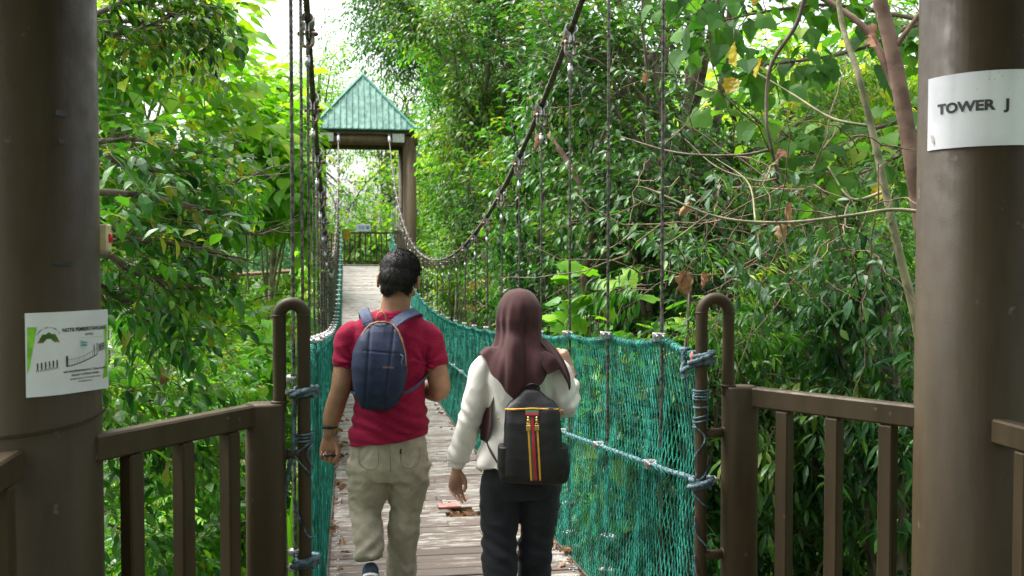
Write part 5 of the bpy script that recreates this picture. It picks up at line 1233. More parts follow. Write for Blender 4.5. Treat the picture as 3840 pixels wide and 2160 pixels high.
# ================================================================== people
def hand(wrist, down, palmn, thumb, curls=(40, 45, 50, 55), thumb_in=25, s=1., mb=None, spread=4):
    """wrist: point; down: fingers' direction; palmn: palm normal; thumb: side of the thumb. 5 separate bent fingers."""
    mb = mb or MB(); Y = nrm(V3(*down)); Z = nrm(V3(*palmn) - Y*np.dot(V3(*palmn), Y)); X = np.cross(Y, Z); sgn = 1 if np.dot(X, V3(*thumb)) > 0 else -1
    X = X*sgn
    def w(x, y, z): return np.asarray(wrist) + s*(X*x + Y*y + Z*z)
    # palm as a loft along Y
    rings = []
    th = np.linspace(0, 2*PI, 18, endpoint=False)
    V = []
    for y, hw, ht, cz in ((-.02, .024, .019, 0), (.0, .025, .018, 0), (.025, .034, .017, .002), (.05, .040, .0165, .003), (.075, .041, .014, .001), (.092, .037, .010, 0)):
        for a in th: V.append(w(hw*math.cos(a), y, ht*math.sin(a)+cz))
    n = 18; F = [[r*n+k, r*n+(k+1) % n, (r+1)*n+(k+1) % n, (r+1)*n+k] for r in range(5) for k in range(n)]
    V += [np.mean(V[:n], 0), np.mean(V[5*n:6*n], 0)]
    mb.add(V, [np.array(F), np.array([[6*n, (k+1) % n, k] for k in range(n)] + [[6*n+1, 5*n+k, 5*n+(k+1) % n] for k in range(n)])])
    for i, (x, L, r, yb) in enumerate(((.029, .074, .0086, .086), (.010, .082, .0088, .090), (-.010, .076, .0084, .087), (-.028, .060, .0074, .080))):
        a = math.radians(spread*(1.5-i)); c = math.radians(curls[i]); p = V3(x, yb-.012, 0); P = [p]; ang = 0.08
        for q, (fr, cc) in enumerate(((.0, .0), (.47, 1.), (.30, 1.1), (.23, .7))):
            if q == 0: p = p + V3(math.sin(a), 1, 0)*.012; P.append(p); continue
            ang += c*cc
            for h in range(2):
                p = p + V3(math.sin(a)*math.cos(ang), math.cos(ang)*math.cos(a), math.sin(ang))*L*fr/2; P.append(p)
        rr_ = np.linspace(r*1.05, r*.78, len(P)); tube([w(*q) for q in P], rr_*s, 10, mb=mb, round_=True)
    t = math.radians(thumb_in); P = [V3(.018, .012, .006), V3(.034, .034, .012), V3(.046 - .01*math.sin(t), .060, .016+.012*math.sin(t)), V3(.050-.03*math.sin(t), .086, .018+.03*math.sin(t)), V3(.049-.05*math.sin(t), .100, .018+.036*math.sin(t))]
    tube([w(*q) for q in cr(P, 9)], np.linspace(.0135, .0085, 9)*s, 10, mb=mb, round_=True)
    return mb
def head_mb(c, yaw, pitch, roll, s=1.):
    """head with a face; local +Y is the way it looks"""
    m = MB(); E = lambda p, r: ell(p, r, 20, 14, mb=m)
    E((0, -.012, .03), (.074, .092, .088)); E((0, .012, -.02), (.064, .078, .085)); E((0, .045, -.068), (.040, .038, .034)); E((0, .07, .05), (.055, .030, .035))
    E((0, .082, .012), (.046, .016, .014)); E((0, .096, -.018), (.011, .018, .022)); E((0, .105, -.030), (.015, .011, .010))            # brow, nose
    for q in (-1, 1):
        E((q*.030, .078, -.002), (.014, .011, .009)); E((q*.043, .058, -.03), (.024, .022, .022))                                     # eyelids, cheeks
        for (dy, dz, rx, ry, rz) in ((-.012, .004, .008, .018, .026), (-.006, -.018, .007, .010, .013), (-.020, .016, .008, .010, .014)): E((q*.086, dy, dz-.008), (rx, ry, rz))
    E((0, .090, -.055), (.023, .010, .006)); E((0, .087, -.064), (.020, .010, .007))                                                 # lips
    R = rotm('Z', yaw) @ rotm('X', pitch) @ rotm('Y', roll)
    T = np.eye(4); T[:3, :3] = R*s; T[:3, 3] = c
    return MB().join(m, T), T
def folds(P, N, specs):
    out = P.copy()
    for sc, amp, seed in specs: out = out + N*(nz(P, sc, seed)*amp)[:, None]
    return out

# ---------------------------------------------------------------- the man
mo = np.array([-.352, 4.50, float(deckz(4.6))])
man = empty('person', mo, 'man in a crimson t-shirt and khaki trousers walking away, wearing a navy backpack', 'person', rz=0)
man.rotation_euler.z = math.radians(-2)
sk = MB()
hc = V3(.046, .035, 1.492)
hm, HT = head_mb(hc, math.radians(-11), math.radians(-20), math.radians(3), 1.06)
sk.join(hm)
loft([(.016, .008, 1.26, .085, .06), (.018, .008, 1.30, .082, .060), (.022, .010, 1.335, .070, .062), (.028, .014, 1.37, .0655, .062), (.036, .022, 1.42, .0655, .064), (.044, .035, 1.47, .062, .065)], 24, mb=sk)
loft([(0, 0, .66, .14, .09), (0, 0, .80, .135, .09), (0, 0, .95, .13, .09), (0, 0, 1.12, .14, .085), (0, 0, 1.20, .13, .07), (.01, 0, 1.27, .09, .05)], 28, mb=sk)
# arms
tube(cr([(-.165, 0, 1.215), (-.187, -.008, 1.16), (-.205, -.022, 1.06), (-.214, -.026, 1.015), (-.238, -.012, .94), (-.258, .005, .87), (-.268, .014, .825), (-.270, .016, .80)], 24), np.interp(np.linspace(0, 1, 24), [0, .25, .5, .62, .72, .80, 1], [.042, .050, .044, .0445, .040, .0295, .0265]), 18, mb=sk, round_=True)
tube(cr([(.175, 0, 1.20), (.200, -.008, 1.14), (.222, -.024, 1.04), (.224, -.02, .995), (.195, .06, .985), (.150, .14, .995), (.115, .19, 1.01)], 24), np.interp(np.linspace(0, 1, 24), [0, .25, .45, .6, .75, .9, 1], [.042, .052, .047, .046, .042, .031, .026]), 18, mb=sk, round_=True)
hand((-.271, .018, .792), (.03, .02, -1), (-.10, -1, -.15), (1, -.2, 0), (34, 66, 72, 74), 40, 1.08, sk)
hand((.112, .195, 1.012), (-.6, .7, .15), (-.6, -.6, .3), (.1, .2, 1), (35, 40, 45, 50), 25, .98, sk)
# legs
tube(cr([(-.085, 0, .68), (-.095, .01, .56), (-.107, .02, .46), (-.104, -.05, .38), (-.095, -.07, .33), (-.092, -.09, .30)], 16), np.linspace(.058, .034, 16), 14, mb=sk)
tube(cr([(.085, 0, .68), (.078, .03, .55), (.070, .05, .42), (.055, .08, .25), (.040, .10, .10), (.038, .10, .06)], 16), np.linspace(.06, .036, 16), 14, mb=sk)
modded(sk, 'body', M['skin_m'], man, voxel=.0038, smooth=5, fac=.5)
# hair: cropped cap following the skull plus short strands
hp = MB()
ell((0, -.016, .042), (.083, .100, .090), 40, 28, mb=hp); ell((0, -.042, .0), (.079, .074, .072), 30, 20, mb=hp); ell((0, -.035, -.045), (.070, .058, .050), 30, 20, mb=hp); ell((.005, .03, .075), (.066, .062, .060), 30, 20, mb=hp)
def hairdisp(P, N): return folds(P, N, [((50, 50, 18), .003, 3), ((130, 130, 50), .002, 9)])
hp = MB().join(hp, HT)
hobj = modded(hp, 'hair', M['hair'], man, voxel=.004, smooth=4, disp=hairdisp)
# trim the hair to a hairline above the neck and in front of the ears
me = hobj.data; Hi = np.linalg.inv(HT); import bmesh
bm = bmesh.new(); bm.from_mesh(me); dele = []
for v in bm.verts:
    p = Hi @ np.array([*v.co, 1.]); x, y, z = p[:3]
    line = -.080 if y < -.03 else -.080 + (y+.03)*1.0
    if abs(x) > .056 and -.042 < y < .06: line = max(line, .014)
    if y > .055: line = max(line, .055)
    line += .008*math.sin(x*60)*(y < 0)
    if z < line: dele.append(v)
bmesh.ops.delete(bm, geom=dele, context='VERTS'); bm.to_mesh(me); bm.free()
co_ = np.empty(len(me.vertices)*3, np.float32); me.vertices.foreach_get('co', co_); co_ = co_.reshape(-1, 3); no_ = np.empty(len(me.vertices)*3, np.float32); me.vertex_normals.foreach_get('vector', no_); no_ = no_.reshape(-1, 3)
g = np.random.default_rng(2); q = g.integers(0, len(co_), 9000); A = co_[q] + g.normal(0, .0015, (9000, 3)) - no_[q]*.002
top = np.clip((co_[q][:, 2]-1.45)/.12, 0, 1)[:, None]
D = nrm(no_[q]*(.35+.1*top) + V3(.35, -.25, -.9)*(1-top*.75) + V3(.7, .1, .1)*top + g.normal(0, .22, (9000, 3))); L = g.uniform(.006, .015, 9000)[:, None]; w_ = nrm(np.cross(D, no_[q]))*.0007
V = np.stack([A-w_, A+w_, A+D*L*.6+no_[q]*.001+w_*.6, A+D*L - V3(0, 0, .002)], 1); hb = MB().add(V.reshape(-1, 3), np.array([[0, 1, 2], [0, 2, 3]])[None].repeat(9000, 0).reshape(-1, 3) + np.repeat(np.arange(9000)*4, 2)[:, None], smooth=False)
hb.build('hair_strands', M['hair'], hobj).location = (0, 0, 0)
# t-shirt
ts = MB()
loft([(-.003, -.005, .779, .179, .128), (-.003, -.005, .81, .175, .124), (0, -.004, .88, .168, .122), (.0, -.002, .96, .160, .120), (0, 0, 1.04, .161, .118), (0, 0, 1.12, .170, .116), (0, 0, 1.20, .178, .110), (.002, 0, 1.255, .176, .100), (.006, 0, 1.295, .170, .088), (.010, .002, 1.328, .136, .078), (.016, .004, 1.355, .088, .070, 2.0)], 40, mb=ts)
tube(cr([(-.135, 0, 1.272), (-.175, -.003, 1.243), (-.190, -.008, 1.17), (-.193, -.010, 1.112)], 12), np.interp(np.linspace(0, 1, 12), [0, .3, 1], [.050, .061, .061]), 20, mb=ts)
tube(cr([(.140, 0, 1.270), (.180, -.003, 1.238), (.200, -.010, 1.16), (.211, -.014, 1.108)], 12), np.interp(np.linspace(0, 1, 12), [0, .3, 1], [.050, .063, .061]), 20, mb=ts)
def shd(P, N):
    o = folds(P, N, [((4, 4, 9), .010, 1), ((13, 9, 26), .004, 5)]); Q = P.copy(); Q[:, 2] += np.abs(P[:, 0])*.5; Q[:, 0] *= .7; o += N*(rg(Q, (7, 5, 15), 3.)*.0032)[:, None]
    z = P[:, 2]; k = np.clip((.98-z)/.12, 0, 1)*np.clip((z-.77)/.05, 0, 1)         # creases gathering above the hips
    o += N*(k*.0065*np.sin(z*118 + 5*np.sin(P[:, 0]*11) + P[:, 0]*14))[:, None]
    for s_ in (-1, 1):                                                            # folds radiating from the armpits
        d = np.stack([P[:, 0]-s_*.155, P[:, 2]-1.13], -1); r = np.linalg.norm(d, axis=1); a = np.arctan2(d[:, 1], d[:, 0])
        o += N*(.006*np.exp(-(r/.09)**2)*np.sin(a*9))[:, None]
    o[:, 2] += np.where(P[:, 2] < .82, .022*(P[:, 0]/.17), 0)
    return o
modded(ts, 'tshirt', M['shirt'], man, voxel=.0062, smooth=7, disp=shd)
cl = MB(); tube([(.018+.083*math.cos(a), .004+.071*math.sin(a), 1.345+.012*math.sin(a)) for a in np.linspace(0, 2*PI, 33)], .0075, 8, caps=False, mb=cl); cl.build('tshirt_collar', M['shirt'], man)
# trousers
tr = MB()
loft([(0, 0, .60, .150, .100), (0, 0, .66, .176, .114), (0, 0, .72, .174, .113), (0, 0, .775, .164, .108), (0, 0, .83, .140, .095)], 36, mb=tr)
for sg, pts, rad in ((-1, [(-.088, 0, .68), (-.094, .012, .56), (-.108, .022, .47), (-.103, -.015, .40), (-.094, -.055, .33), (-.090, -.085, .262)], [.094, .089, .067, .061, .059, .060]),
                     (1, [(.088, 0, .68), (.082, .02, .56), (.072, .035, .45), (.060, .05, .33), (.050, .07, .20), (.042, .09, .06)], [.094, .086, .066, .062, .066, .063])):
    P = cr(pts, 26); r = np.interp(np.linspace(0, 1, 26), np.linspace(0, 1, len(rad)), rad); tube(P, r, 24, mb=tr, flat=1.08)
def trd(P, N):
    z = P[:, 2]; o = folds(P, N, [((6, 6, 10), .010, 2), ((15, 15, 34), .004, 8)]); Q = P.copy(); Q[:, 2] += np.where(P[:, 0] < 0, 1, -1)*np.abs(np.abs(P[:, 0])-.08)*1.1; o += N*(rg(Q, (8, 8, 17), 7.)*.0038 + rg(Q, (15, 15, 30), 17.)*.0022)[:, None]
    kn = np.exp(-((z-.43)/.07)**2); hem = np.exp(-((z-.32)/.06)**2)*(P[:, 0] < 0) + np.exp(-((z-.12)/.08)**2)*(P[:, 0] > 0); th = np.exp(-((z-.60)/.05)**2)
    md = .5+1.6*nz(P, (9, 9, 5), 44.); o += N*(md*(kn*.0048*np.sin(z*105+P[:, 0]*75) + hem*.0045*np.sin(z*95-P[:, 0]*85) + th*.005*np.sin(z*75 + np.abs(P[:, 0])*85)))[:, None]
    return o
tro = modded(tr, 'trousers', M['chino'], man, voxel=.0062, smooth=6, disp=trd)
# seams and pockets as thin raised cords
sm = MB()
def backy(x, z): return -.118*math.sqrt(max(0.05, 1-(x/.182)**2)) - .006
seam = simple('khaki_seam', (.21, .165, .10), .8)
for pts in ([(0, .775), (.002, .72), (.004, .66)], [(-.135, .76), (-.132, .69), (-.09, .665), (-.052, .685), (-.05, .76)], [(.05, .76), (.052, .685), (.09, .665), (.130, .69), (.133, .76)]):
    P = cr([(x, backy(x, z), z) for x, z in pts], 20); tube(P, .0016, 4, mb=sm)
sm.build('seam', seam, tro)
box((.048, backy(.048, .745)-.002, .745), (.008, .004, .022)).build('pocket_tab', M['ink'], tro)
# shoes
def shoe(name, heel, toe, up, parent):
    heel, toe, up = V3(*heel), V3(*toe), nrm(V3(*up)); d = nrm(toe-heel); L = np.linalg.norm(toe-heel); up = nrm(up-d*np.dot(up, d)); x = np.cross(d, up)
    def mk_(rings, n=24):
        V = []; th = np.linspace(0, 2*PI, n, endpoint=False)
        for t, w, h0, h1 in rings:
            for a in th: V.append(heel + d*t*L + x*w*math.cos(a) + up*((h0+h1)/2 + (h1-h0)/2*np.sign(math.sin(a))*abs(math.sin(a))**.7))
        m = len(rings); F = [[r*n+k, r*n+(k+1) % n, (r+1)*n+(k+1) % n, (r+1)*n+k] for r in range(m-1) for k in range(n)]; V += [np.mean(V[:n], 0), np.mean(V[-n:], 0)]
        return MB().add(V, [np.array(F), np.array([[m*n, (k+1) % n, k] for k in range(n)] + [[m*n+1, (m-1)*n+k, (m-1)*n+(k+1) % n] for k in range(n)])])
    o = mk_([(-.02, .018, .03, .07), (.0, .030, .02, .092), (.08, .036, .02, .098), (.25, .037, .02, .100), (.42, .040, .02, .080), (.6, .046, .02, .062), (.8, .046, .02, .052), (.93, .036, .02, .046), (.99, .018, .022, .035)]).build(name, M['shoe'], parent)
    mk_([(-.035, .022, .0, .030), (-.01, .034, .0, .034), (.1, .040, .0, .034), (.4, .042, .0, .026), (.65, .050, .0, .024), (.85, .048, .0, .024), (.97, .036, .0, .026), (1.02, .018, .0, .024)]).build('rubber_sole', M['rubber'], o)
    mk_([(-.038, .020, .012, .017), (-.014, .0352, .012, .017), (.1, .0412, .012, .017), (.4, .043, .012, .016), (.65, .051, .010, .014), (.9, .046, .010, .014)]).build('sole_stripe', M['navy'], o)
    return o
shoe('shoe', (-.086, -.165, .195), (-.088, -.03, .0), (0, .80, .60), man)
shoe('shoe', (.040, .04, .0), (.052, .29, .0), (0, 0, 1), man)
# wristband, held object
wb = loft([(-.2655, .0115, .832, .030, .029, 2), (-.2653, .0113, .833, .0355, .0345, 2), (-.2625, .0095, .849, .0355, .0345, 2), (-.2623, .0093, .850, .030, .029, 2)], 28)
wb.build('wristband', M['black'], man)
pen = cyl((-.292, -.040, .722), (-.238, -.012, .713), .0065, 12).build('torch', M['black']); pen.location = Vector(mo); tag(pen, 'small dark cylinder gripped in the left hand of the man', 'torch')
tip_ = cyl((-.2945, -.0412, .7224), (-.290, -.039, .7217), .0068, 12).build('end_cap', M['galv'], pen)

# navy backpack
bp = empty('backpack', (mo[0], mo[1]-.17, mo[2]+.9), 'slim navy fabric backpack with tan piping on the back of the man', 'backpack')
bp.rotation_euler.z = man.rotation_euler.z
ML = (0, .17, -.9+.030)
tl = lambda z: -.047 + (z-1.1)*.04       # slight lean
prof = [(.905, .050, .05), (.915, .070, .075), (.94, .088, .105), (.98, .104, .128), (1.04, .116, .138), (1.10, .119, .135), (1.16, .113, .122), (1.21, .098, .104), (1.25, .078, .086), (1.275, .056, .070), (1.288, .032, .050)]
m = MB(); loft([(tl(z), -.118-d*.45, z, w, d*.5, 2.6) for z, w, d in prof], 48, mb=m)
def bpd(P, N):
    o = folds(P, N, [((7, 7, 4), .007, 4), ((20, 14, 12), .003, 6)]); o += N*(rg(P, (11, 9, 6), 33.)*.0028)[:, None]; x = P[:, 0]-tl(P[:, 2]); z = P[:, 2]; back = (N[:, 1] < -.1)
    o += N*(back*(-.005*np.exp(-((x+.052+(1.1-z)*.03)/.006)**2) - .005*np.exp(-((x-.040-(z-1.1)*.10)/.006)**2) - .0025*np.exp(-((z-1.165+.10*x)/.004)**2)*(np.abs(x) < .075)
        + .004*np.sin(x*70)*np.clip((1.0-z)/.08, 0, 1)))[:, None]
    return o
pk = modded(m, 'pack_body', M['navy'], bp, voxel=.0042, smooth=4, disp=bpd); pk.location = ML
# piping round the front edge
def edge(t0, t1, n=60):
    """points on the outer rim of the pack at front-face depth"""
    zs = [p[0] for p in prof]; P = []
    for t in np.linspace(t0, t1, n):
        if t < 0: z = 1.288 + t*.0; 
        P.append(t)
    return P
zs = np.array([p[0] for p in prof]); ws = np.array([p[1] for p in prof]); ds = np.array([p[2] for p in prof])
def rim(sd, z): w = np.interp(z, zs, ws); d = np.interp(z, zs, ds); return (tl(z)+sd*w*.93, -.118-d*.45-d*.5*.50, z)
P = [rim(-1, z) for z in np.linspace(1.19, 1.280, 14)] + [(tl(1.285)+u*.025, -.178, 1.290) for u in (-.6, 0, .6)] + [rim(1, z) for z in np.linspace(1.280, 1.10, 24)]
o = tube(cr(P, 90), .0042, 8).build('zip_piping', M['tan'], bp); o.location = ML
P = [rim(1, z) for z in np.linspace(1.10, .95, 24)]; o = tube([(p[0]+.001, p[1], p[2]) for p in P], .0028, 6).build('lower_zip', M['black'], bp); o.location = ML
o = tube(cr([(-.062, -.150, 1.283), (-.058, -.152, 1.320), (-.040, -.150, 1.332), (-.024, -.150, 1.318), (-.018, -.150, 1.283)], 30), .0062, 8, flat=.45).build('grab_loop', M['tan'], bp); o.location = ML
def strap(pts, w, t, mat, name, parent, n=40, loc=ML):
    P = cr(pts, n); T = nrm(np.gradient(P, axis=0)); nn = nrm(P - V3(0, 0, 1.12)*1); nn = nn - T*np.sum(nn*T, -1, keepdims=True); nn = nrm(nn); s_ = np.cross(T, nn); V = []
    for i in range(n):
        for a, b in ((-1, 0), (-.9, 1), (.9, 1), (1, 0), (.9, -.4), (-.9, -.4)): V.append(P[i] + s_[i]*a*w/2 + nn[i]*b*t)
    F = [[r*6+k, r*6+(k+1) % 6, (r+1)*6+(k+1) % 6, (r+1)*6+k] for r in range(n-1) for k in range(6)]
    o = MB().add(V, np.array(F), smooth=False).build(name, mat, parent); o.location = loc; return o
strap([(-.085, -.125, 1.240), (-.098, -.112, 1.290), (-.112, -.075, 1.322), (-.118, -.02, 1.330), (-.118, .06, 1.29), (-.12, .115, 1.2), (-.13, .12, 1.1), (-.155, .06, 1.0), (-.165, -.03, .965), (-.13, -.11, .955)], .050, .007, M['navystrap'], 'shoulder_strap', bp)
strap([(-.005, -.128, 1.255), (.035, -.112, 1.292), (.085, -.080, 1.318), (.118, -.02, 1.322), (.125, .06, 1.29), (.125, .115, 1.2), (.13, .12, 1.12), (.155, .07, 1.06)], .050, .007, M['navystrap'], 'shoulder_strap', bp)
strap([(.155, .07, 1.06), (.166, .0, 1.05), (.158, -.06, 1.035), (.125, -.110, 1.01), (.085, -.13, .985), (.055, -.14, .975)], .020, .0035, M['navystrap'], 'webbing_strap', bp)
o = tube(cr([(.040, -.245, 1.155), (.052, -.252, 1.145), (.046, -.252, 1.125), (.050, -.25, 1.105)], 14), .0035, 6).build('zip_pull', M['navystrap'], bp); o.location = ML
lt = text_mb('QUECHUA', .010, .0002); lt.V = [np.stack([v[:, 0]-.012, -.2515 + 0*v[:, 0], v[:, 1]*1.+1.098 - v[:, 0]*.08], -1) for v in lt.V]
o = lt.build('lettering', M['tan'], bp); o.location = ML

# ---------------------------------------------------------------- the woman
wo = np.array([.205, 4.235, float(deckz(4.3))])
wom = empty('person', wo, 'woman in a brown headscarf and ivory blouse, right hand raised to her bag strap', 'person')
WR = math.radians(-9); wom.rotation_euler.z = WR
sk = MB(); hm, HT2 = head_mb(V3(-.008, .025, 1.318), math.radians(-4), math.radians(-8), 0, .97); sk.join(hm)
loft([(0, 0, 1.14, .07, .06), (0, .01, 1.20, .05, .05), (-.004, .015, 1.27, .047, .05)], 20, mb=sk)
loft([(0, 0, .58, .13, .09), (0, 0, .72, .12, .085), (0, 0, .86, .115, .08), (0, 0, 1.0, .13, .085), (0, 0, 1.1, .13, .075), (0, 0, 1.17, .08, .055)], 28, mb=sk)
tube(cr([(-.150, 0, 1.13), (-.185, -.015, 1.02), (-.215, -.03, .92), (-.245, -.018, .80), (-.272, -.002, .70), (-.280, .004, .665)], 20), np.interp(np.linspace(0, 1, 20), [0, .5, .85, 1], [.040, .035, .026, .0225]), 16, mb=sk, round_=True)
tube(cr([(.150, 0, 1.13), (.180, -.025, 1.02), (.198, -.035, .945), (.208, .02, .99), (.216, .075, 1.055), (.217, .085, 1.085)], 20), np.interp(np.linspace(0, 1, 20), [0, .5, .85, 1], [.040, .036, .027, .0225]), 16, mb=sk, round_=True)
hand((-.282, .006, .660), (-.06, .03, -1), (.5, -.75, 0), (.75, .6, .05), (16, 22, 26, 30), 20, .90, sk, 5)
hand((.216, .088, 1.090), (-.42, -.12, .90), (-.55, .75, -.3), (-.5, -.4, -.1), (38, 42, 48, 52), 30, .90, sk, 5)
for P_ in ([(-.078, 0, .60), (-.092, .0, .50), (-.094, -.02, .36), (-.096, -.05, .20), (-.098, -.06, .06)], [(.078, 0, .60), (.082, .02, .50), (.070, .035, .36), (.060, .05, .20), (.056, .06, .06)]): tube(cr(P_, 16), np.linspace(.055, .034, 16), 12, mb=sk)
modded(sk, 'body', M['skin_w'], wom, voxel=.0038, smooth=4)
# blouse
bl = MB()
loft([(-.02, -.004, .665, .178, .130), (-.016, -.004, .70, .174, .128), (-.010, -.002, .76, .158, .118), (-.004, 0, .84, .146, .110), (-.003, 0, .92, .145, .108), (-.003, 0, 1.0, .152, .108), (-.004, 0, 1.07, .158, .100), (-.004, 0, 1.12, .150, .088), (-.003, .002, 1.155, .115, .072), (0, .005, 1.185, .070, .058)], 40, mb=bl)
tube(cr([(-.120, 0, 1.135), (-.162, -.004, 1.105), (-.186, -.014, 1.03), (-.205, -.026, .95), (-.228, -.026, .87), (-.252, -.014, .78), (-.274, -.002, .715), (-.278, .0, .70)], 26), np.interp(np.linspace(0, 1, 26), [0, .15, .4, .65, .85, .95, 1], [.045, .056, .054, .052, .054, .048, .043]), 22, mb=bl)
tube(cr([(-.2775, .001, .705), (-.282, .005, .672)], 5), [.042, .0405, .040, .0395, .039], 22, mb=bl)
tube(cr([(.120, 0, 1.13), (.160, -.008, 1.09), (.180, -.026, 1.00), (.188, -.038, .945), (.198, -.01, .94), (.208, .03, .99), (.214, .065, 1.035)], 26), np.interp(np.linspace(0, 1, 26), [0, .15, .4, .6, .8, 1], [.045, .055, .056, .056, .048, .038]), 22, mb=bl)
def bld(P, N):
    z = P[:, 2]; o = folds(P, N, [((5, 5, 5), .009, 11), ((16, 12, 12), .004, 15)]); Q = P.copy(); Q[:, 2] += P[:, 0]*.9; o += N*(rg(Q, (13, 9, 8), 23.)*.0045)[:, None]
    arm = (P[:, 0] < -.17); el_ = np.exp(-((z-.92)/.07)**2)*arm; cu = np.exp(-((z-.75)/.05)**2)*arm; ra = (P[:, 0] > .15)*np.exp(-((z-.97)/.06)**2)
    md = .5+1.6*nz(P, (10, 10, 6), 61.); o += N*(md*((el_*.004+cu*.004)*np.sin(z*100 + P[:, 0]*95) + ra*.006*np.sin(z*85 - P[:, 0]*70)))[:, None]
    hem = np.clip((.80-z)/.12, 0, 1)*(~arm); a = np.arctan2(P[:, 1], P[:, 0]); o += N*(hem*.012*np.sin(a*7+1))[:, None]
    o[:, 2] += hem*(-.025)*np.clip(P[:, 0]/.1+.3, -1, 1)
    o[:, 0] -= hem*.018*(P[:, 0] < -.05)
    return o
modded(bl, 'blouse', M['blouse'], wom, voxel=.006, smooth=6, disp=bld)
o = tube([(-.278+.0405*math.cos(a), .003+.0405*math.sin(a), .699) for a in np.linspace(0, 2*PI, 25)], .0018, 5, caps=False).build('cuff_seam', M['blouse'], wom)
# trousers
tr = MB(); loft([(0, 0, .55, .140, .10), (0, 0, .62, .166, .122), (0, 0, .68, .164, .120), (0, 0, .74, .148, .108)], 32, mb=tr)
for pts, rad in (([(-.082, 0, .63), (-.092, .0, .50), (-.094, -.02, .36), (-.096, -.05, .20), (-.098, -.06, .03)], [.092, .088, .076, .074, .078]), ([(.084, 0, .63), (.082, .02, .50), (.070, .035, .36), (.060, .05, .20), (.056, .06, .03)], [.092, .088, .074, .074, .078])):
    tube(cr(pts, 24), np.interp(np.linspace(0, 1, 24), np.linspace(0, 1, 5), rad), 22, mb=tr)
def wtd(P, N):
    z = P[:, 2]; o = folds(P, N, [((6, 6, 9), .009, 21), ((14, 14, 30), .003, 25)]); o += N*(rg(P, (8, 8, 14), 27.)*.004)[:, None]; kn = np.exp(-((z-.33)/.08)**2)
    return o + N*(kn*.0045*np.sin(z*100+P[:, 0]*50))[:, None]
modded(tr, 'trousers', M['blackcloth'], wom, voxel=.0065, smooth=6, disp=wtd)
for sx in (-.098, .056): shoe('shoe', (sx, -.09+ (.1 if sx > 0 else 0), -.0), (sx, .13+(.1 if sx > 0 else 0), .0), (0, 0, 1), wom)
# headscarf
hcx, hcy, hcz = -.008, .022, 1.335
def scarf(u, v):
    th = u*2*PI; sx, cy = math.sin(th), -math.cos(th)            # th=0 faces the viewer (back of the head)
    A = V3(hcx, hcy+.005, 1.449)
    back = (1+math.cos(th))/2
    # control rings down the head and neck
    R1 = V3(hcx+.050*sx, hcy+.060*cy, 1.434); R2 = V3(hcx+.086*sx, hcy+.103*cy, 1.385); E = V3(hcx+.0965*sx, hcy+.116*cy, 1.325); E2 = V3(hcx+.0955*sx, hcy+.114*cy, 1.265)
    N_ = V3(hcx+.108*sx*(1+.0*back), .0+(.105+.02*back)*cy, 1.205); x = .195*sx
    # lower edge
    d = (th if th <= PI else th-2*PI)/PI                            # -1..1, 0 = back
    ang = abs(d)
    if d < 0: ze = np.interp(ang, [0, .08, .16, .24, .34, .45, .6, 1], [.990, .995, 1.03, 1.085, 1.17, 1.165, 1.13, 1.08]); xe = np.interp(ang, [0, .08, .16, .24, .34, .45, .6, 1], [.004, -.035, -.072, -.115, -.178, -.185, -.15, 0])
    else: ze = np.interp(ang, [0, .08, .16, .24, .34, .45, .6, 1], [.990, 1.005, 1.05, 1.09, 1.13, 1.15, 1.12, 1.08]); xe = np.interp(ang, [0, .08, .16, .24, .34, .45, .6, 1], [.004, .035, .070, .105, .150, .178, .15, 0])
    ye = np.interp(ang, [0, .2, .34, .5, .7, 1], [-.150, -.145, -.075, .02, .08, .115])
    Bp = V3(xe, ye, ze); S1 = N_*.45 + Bp*.55 + V3(0, -.012*back, .012)
    C = [A, R1, R2, E, E2, N_, S1, Bp]; t = v*(len(C)-1); i = min(int(t), len(C)-2); f = t-i
    Q = [C[max(i-1, 0)], C[i], C[i+1], C[min(i+2, len(C)-1)]]
    p = .5*((2*Q[1]) + (-Q[0]+Q[2])*f + (2*Q[0]-5*Q[1]+4*Q[2]-Q[3])*f*f + (-Q[0]+3*Q[1]-3*Q[2]+Q[3])*f**3)
    w = np.clip((v-.22)/.5, 0, 1); n = nrm(V3(sx, cy, .15))
    q7 = math.sin(th*7+1.1+v*2.2+.8*math.sin(v*4)); fo = .0075*math.sin(th*5+1.3+v*2.5)+ .0035*(1-2*abs(q7)**.8) + .002*math.sin(th*15+v*6) + .012*math.exp(-((d+.10-(v-.6)*.10)/.055)**2) - .010*math.exp(-((d-.06+(v-.6)*.05)/.04)**2)
    p = p + n*fo*w*1.15
    p[2] += (.006*math.sin(th*9)+.004*math.sin(th*17))*np.clip((v-.9)/.1, 0, 1)
    return p
m = grid(scarf, 160, 80, closed_u=True)
modded(m, 'headscarf', M['scarf'], wom, thick=.002, smooth=1)
def clothsheet(name, pts_l, pts_r, parent, mat, amp=.006, freq=16, n=26, k=14, y=None):
    L = cr(pts_l, n); R_ = cr(pts_r, n)
    def f(u, v):
        j = v*(n-1); i = min(int(j), n-2); a = j-i; l = L[i]*(1-a)+L[i+1]*a; r = R_[i]*(1-a)+R_[i+1]*a; p = l*(1-u)+r*u
        return p + V3(0, 1, 0)*amp*math.sin(u*freq+v*3) + V3(1, 0, 0)*amp*.4*math.sin(v*freq)
    return modded(grid(f, k, n), name, mat, parent, thick=.0018)
clothsheet('scarf_tail', [(.070, -.060, 1.235), (.100, -.095, 1.20), (.150, -.105, 1.13), (.190, -.095, 1.06), (.203, -.088, 1.02)], [(.10, -.0, 1.235), (.140, -.03, 1.20), (.180, -.05, 1.15), (.203, -.07, 1.09), (.207, -.088, 1.03)], wom, M['scarf'], .004, 9)
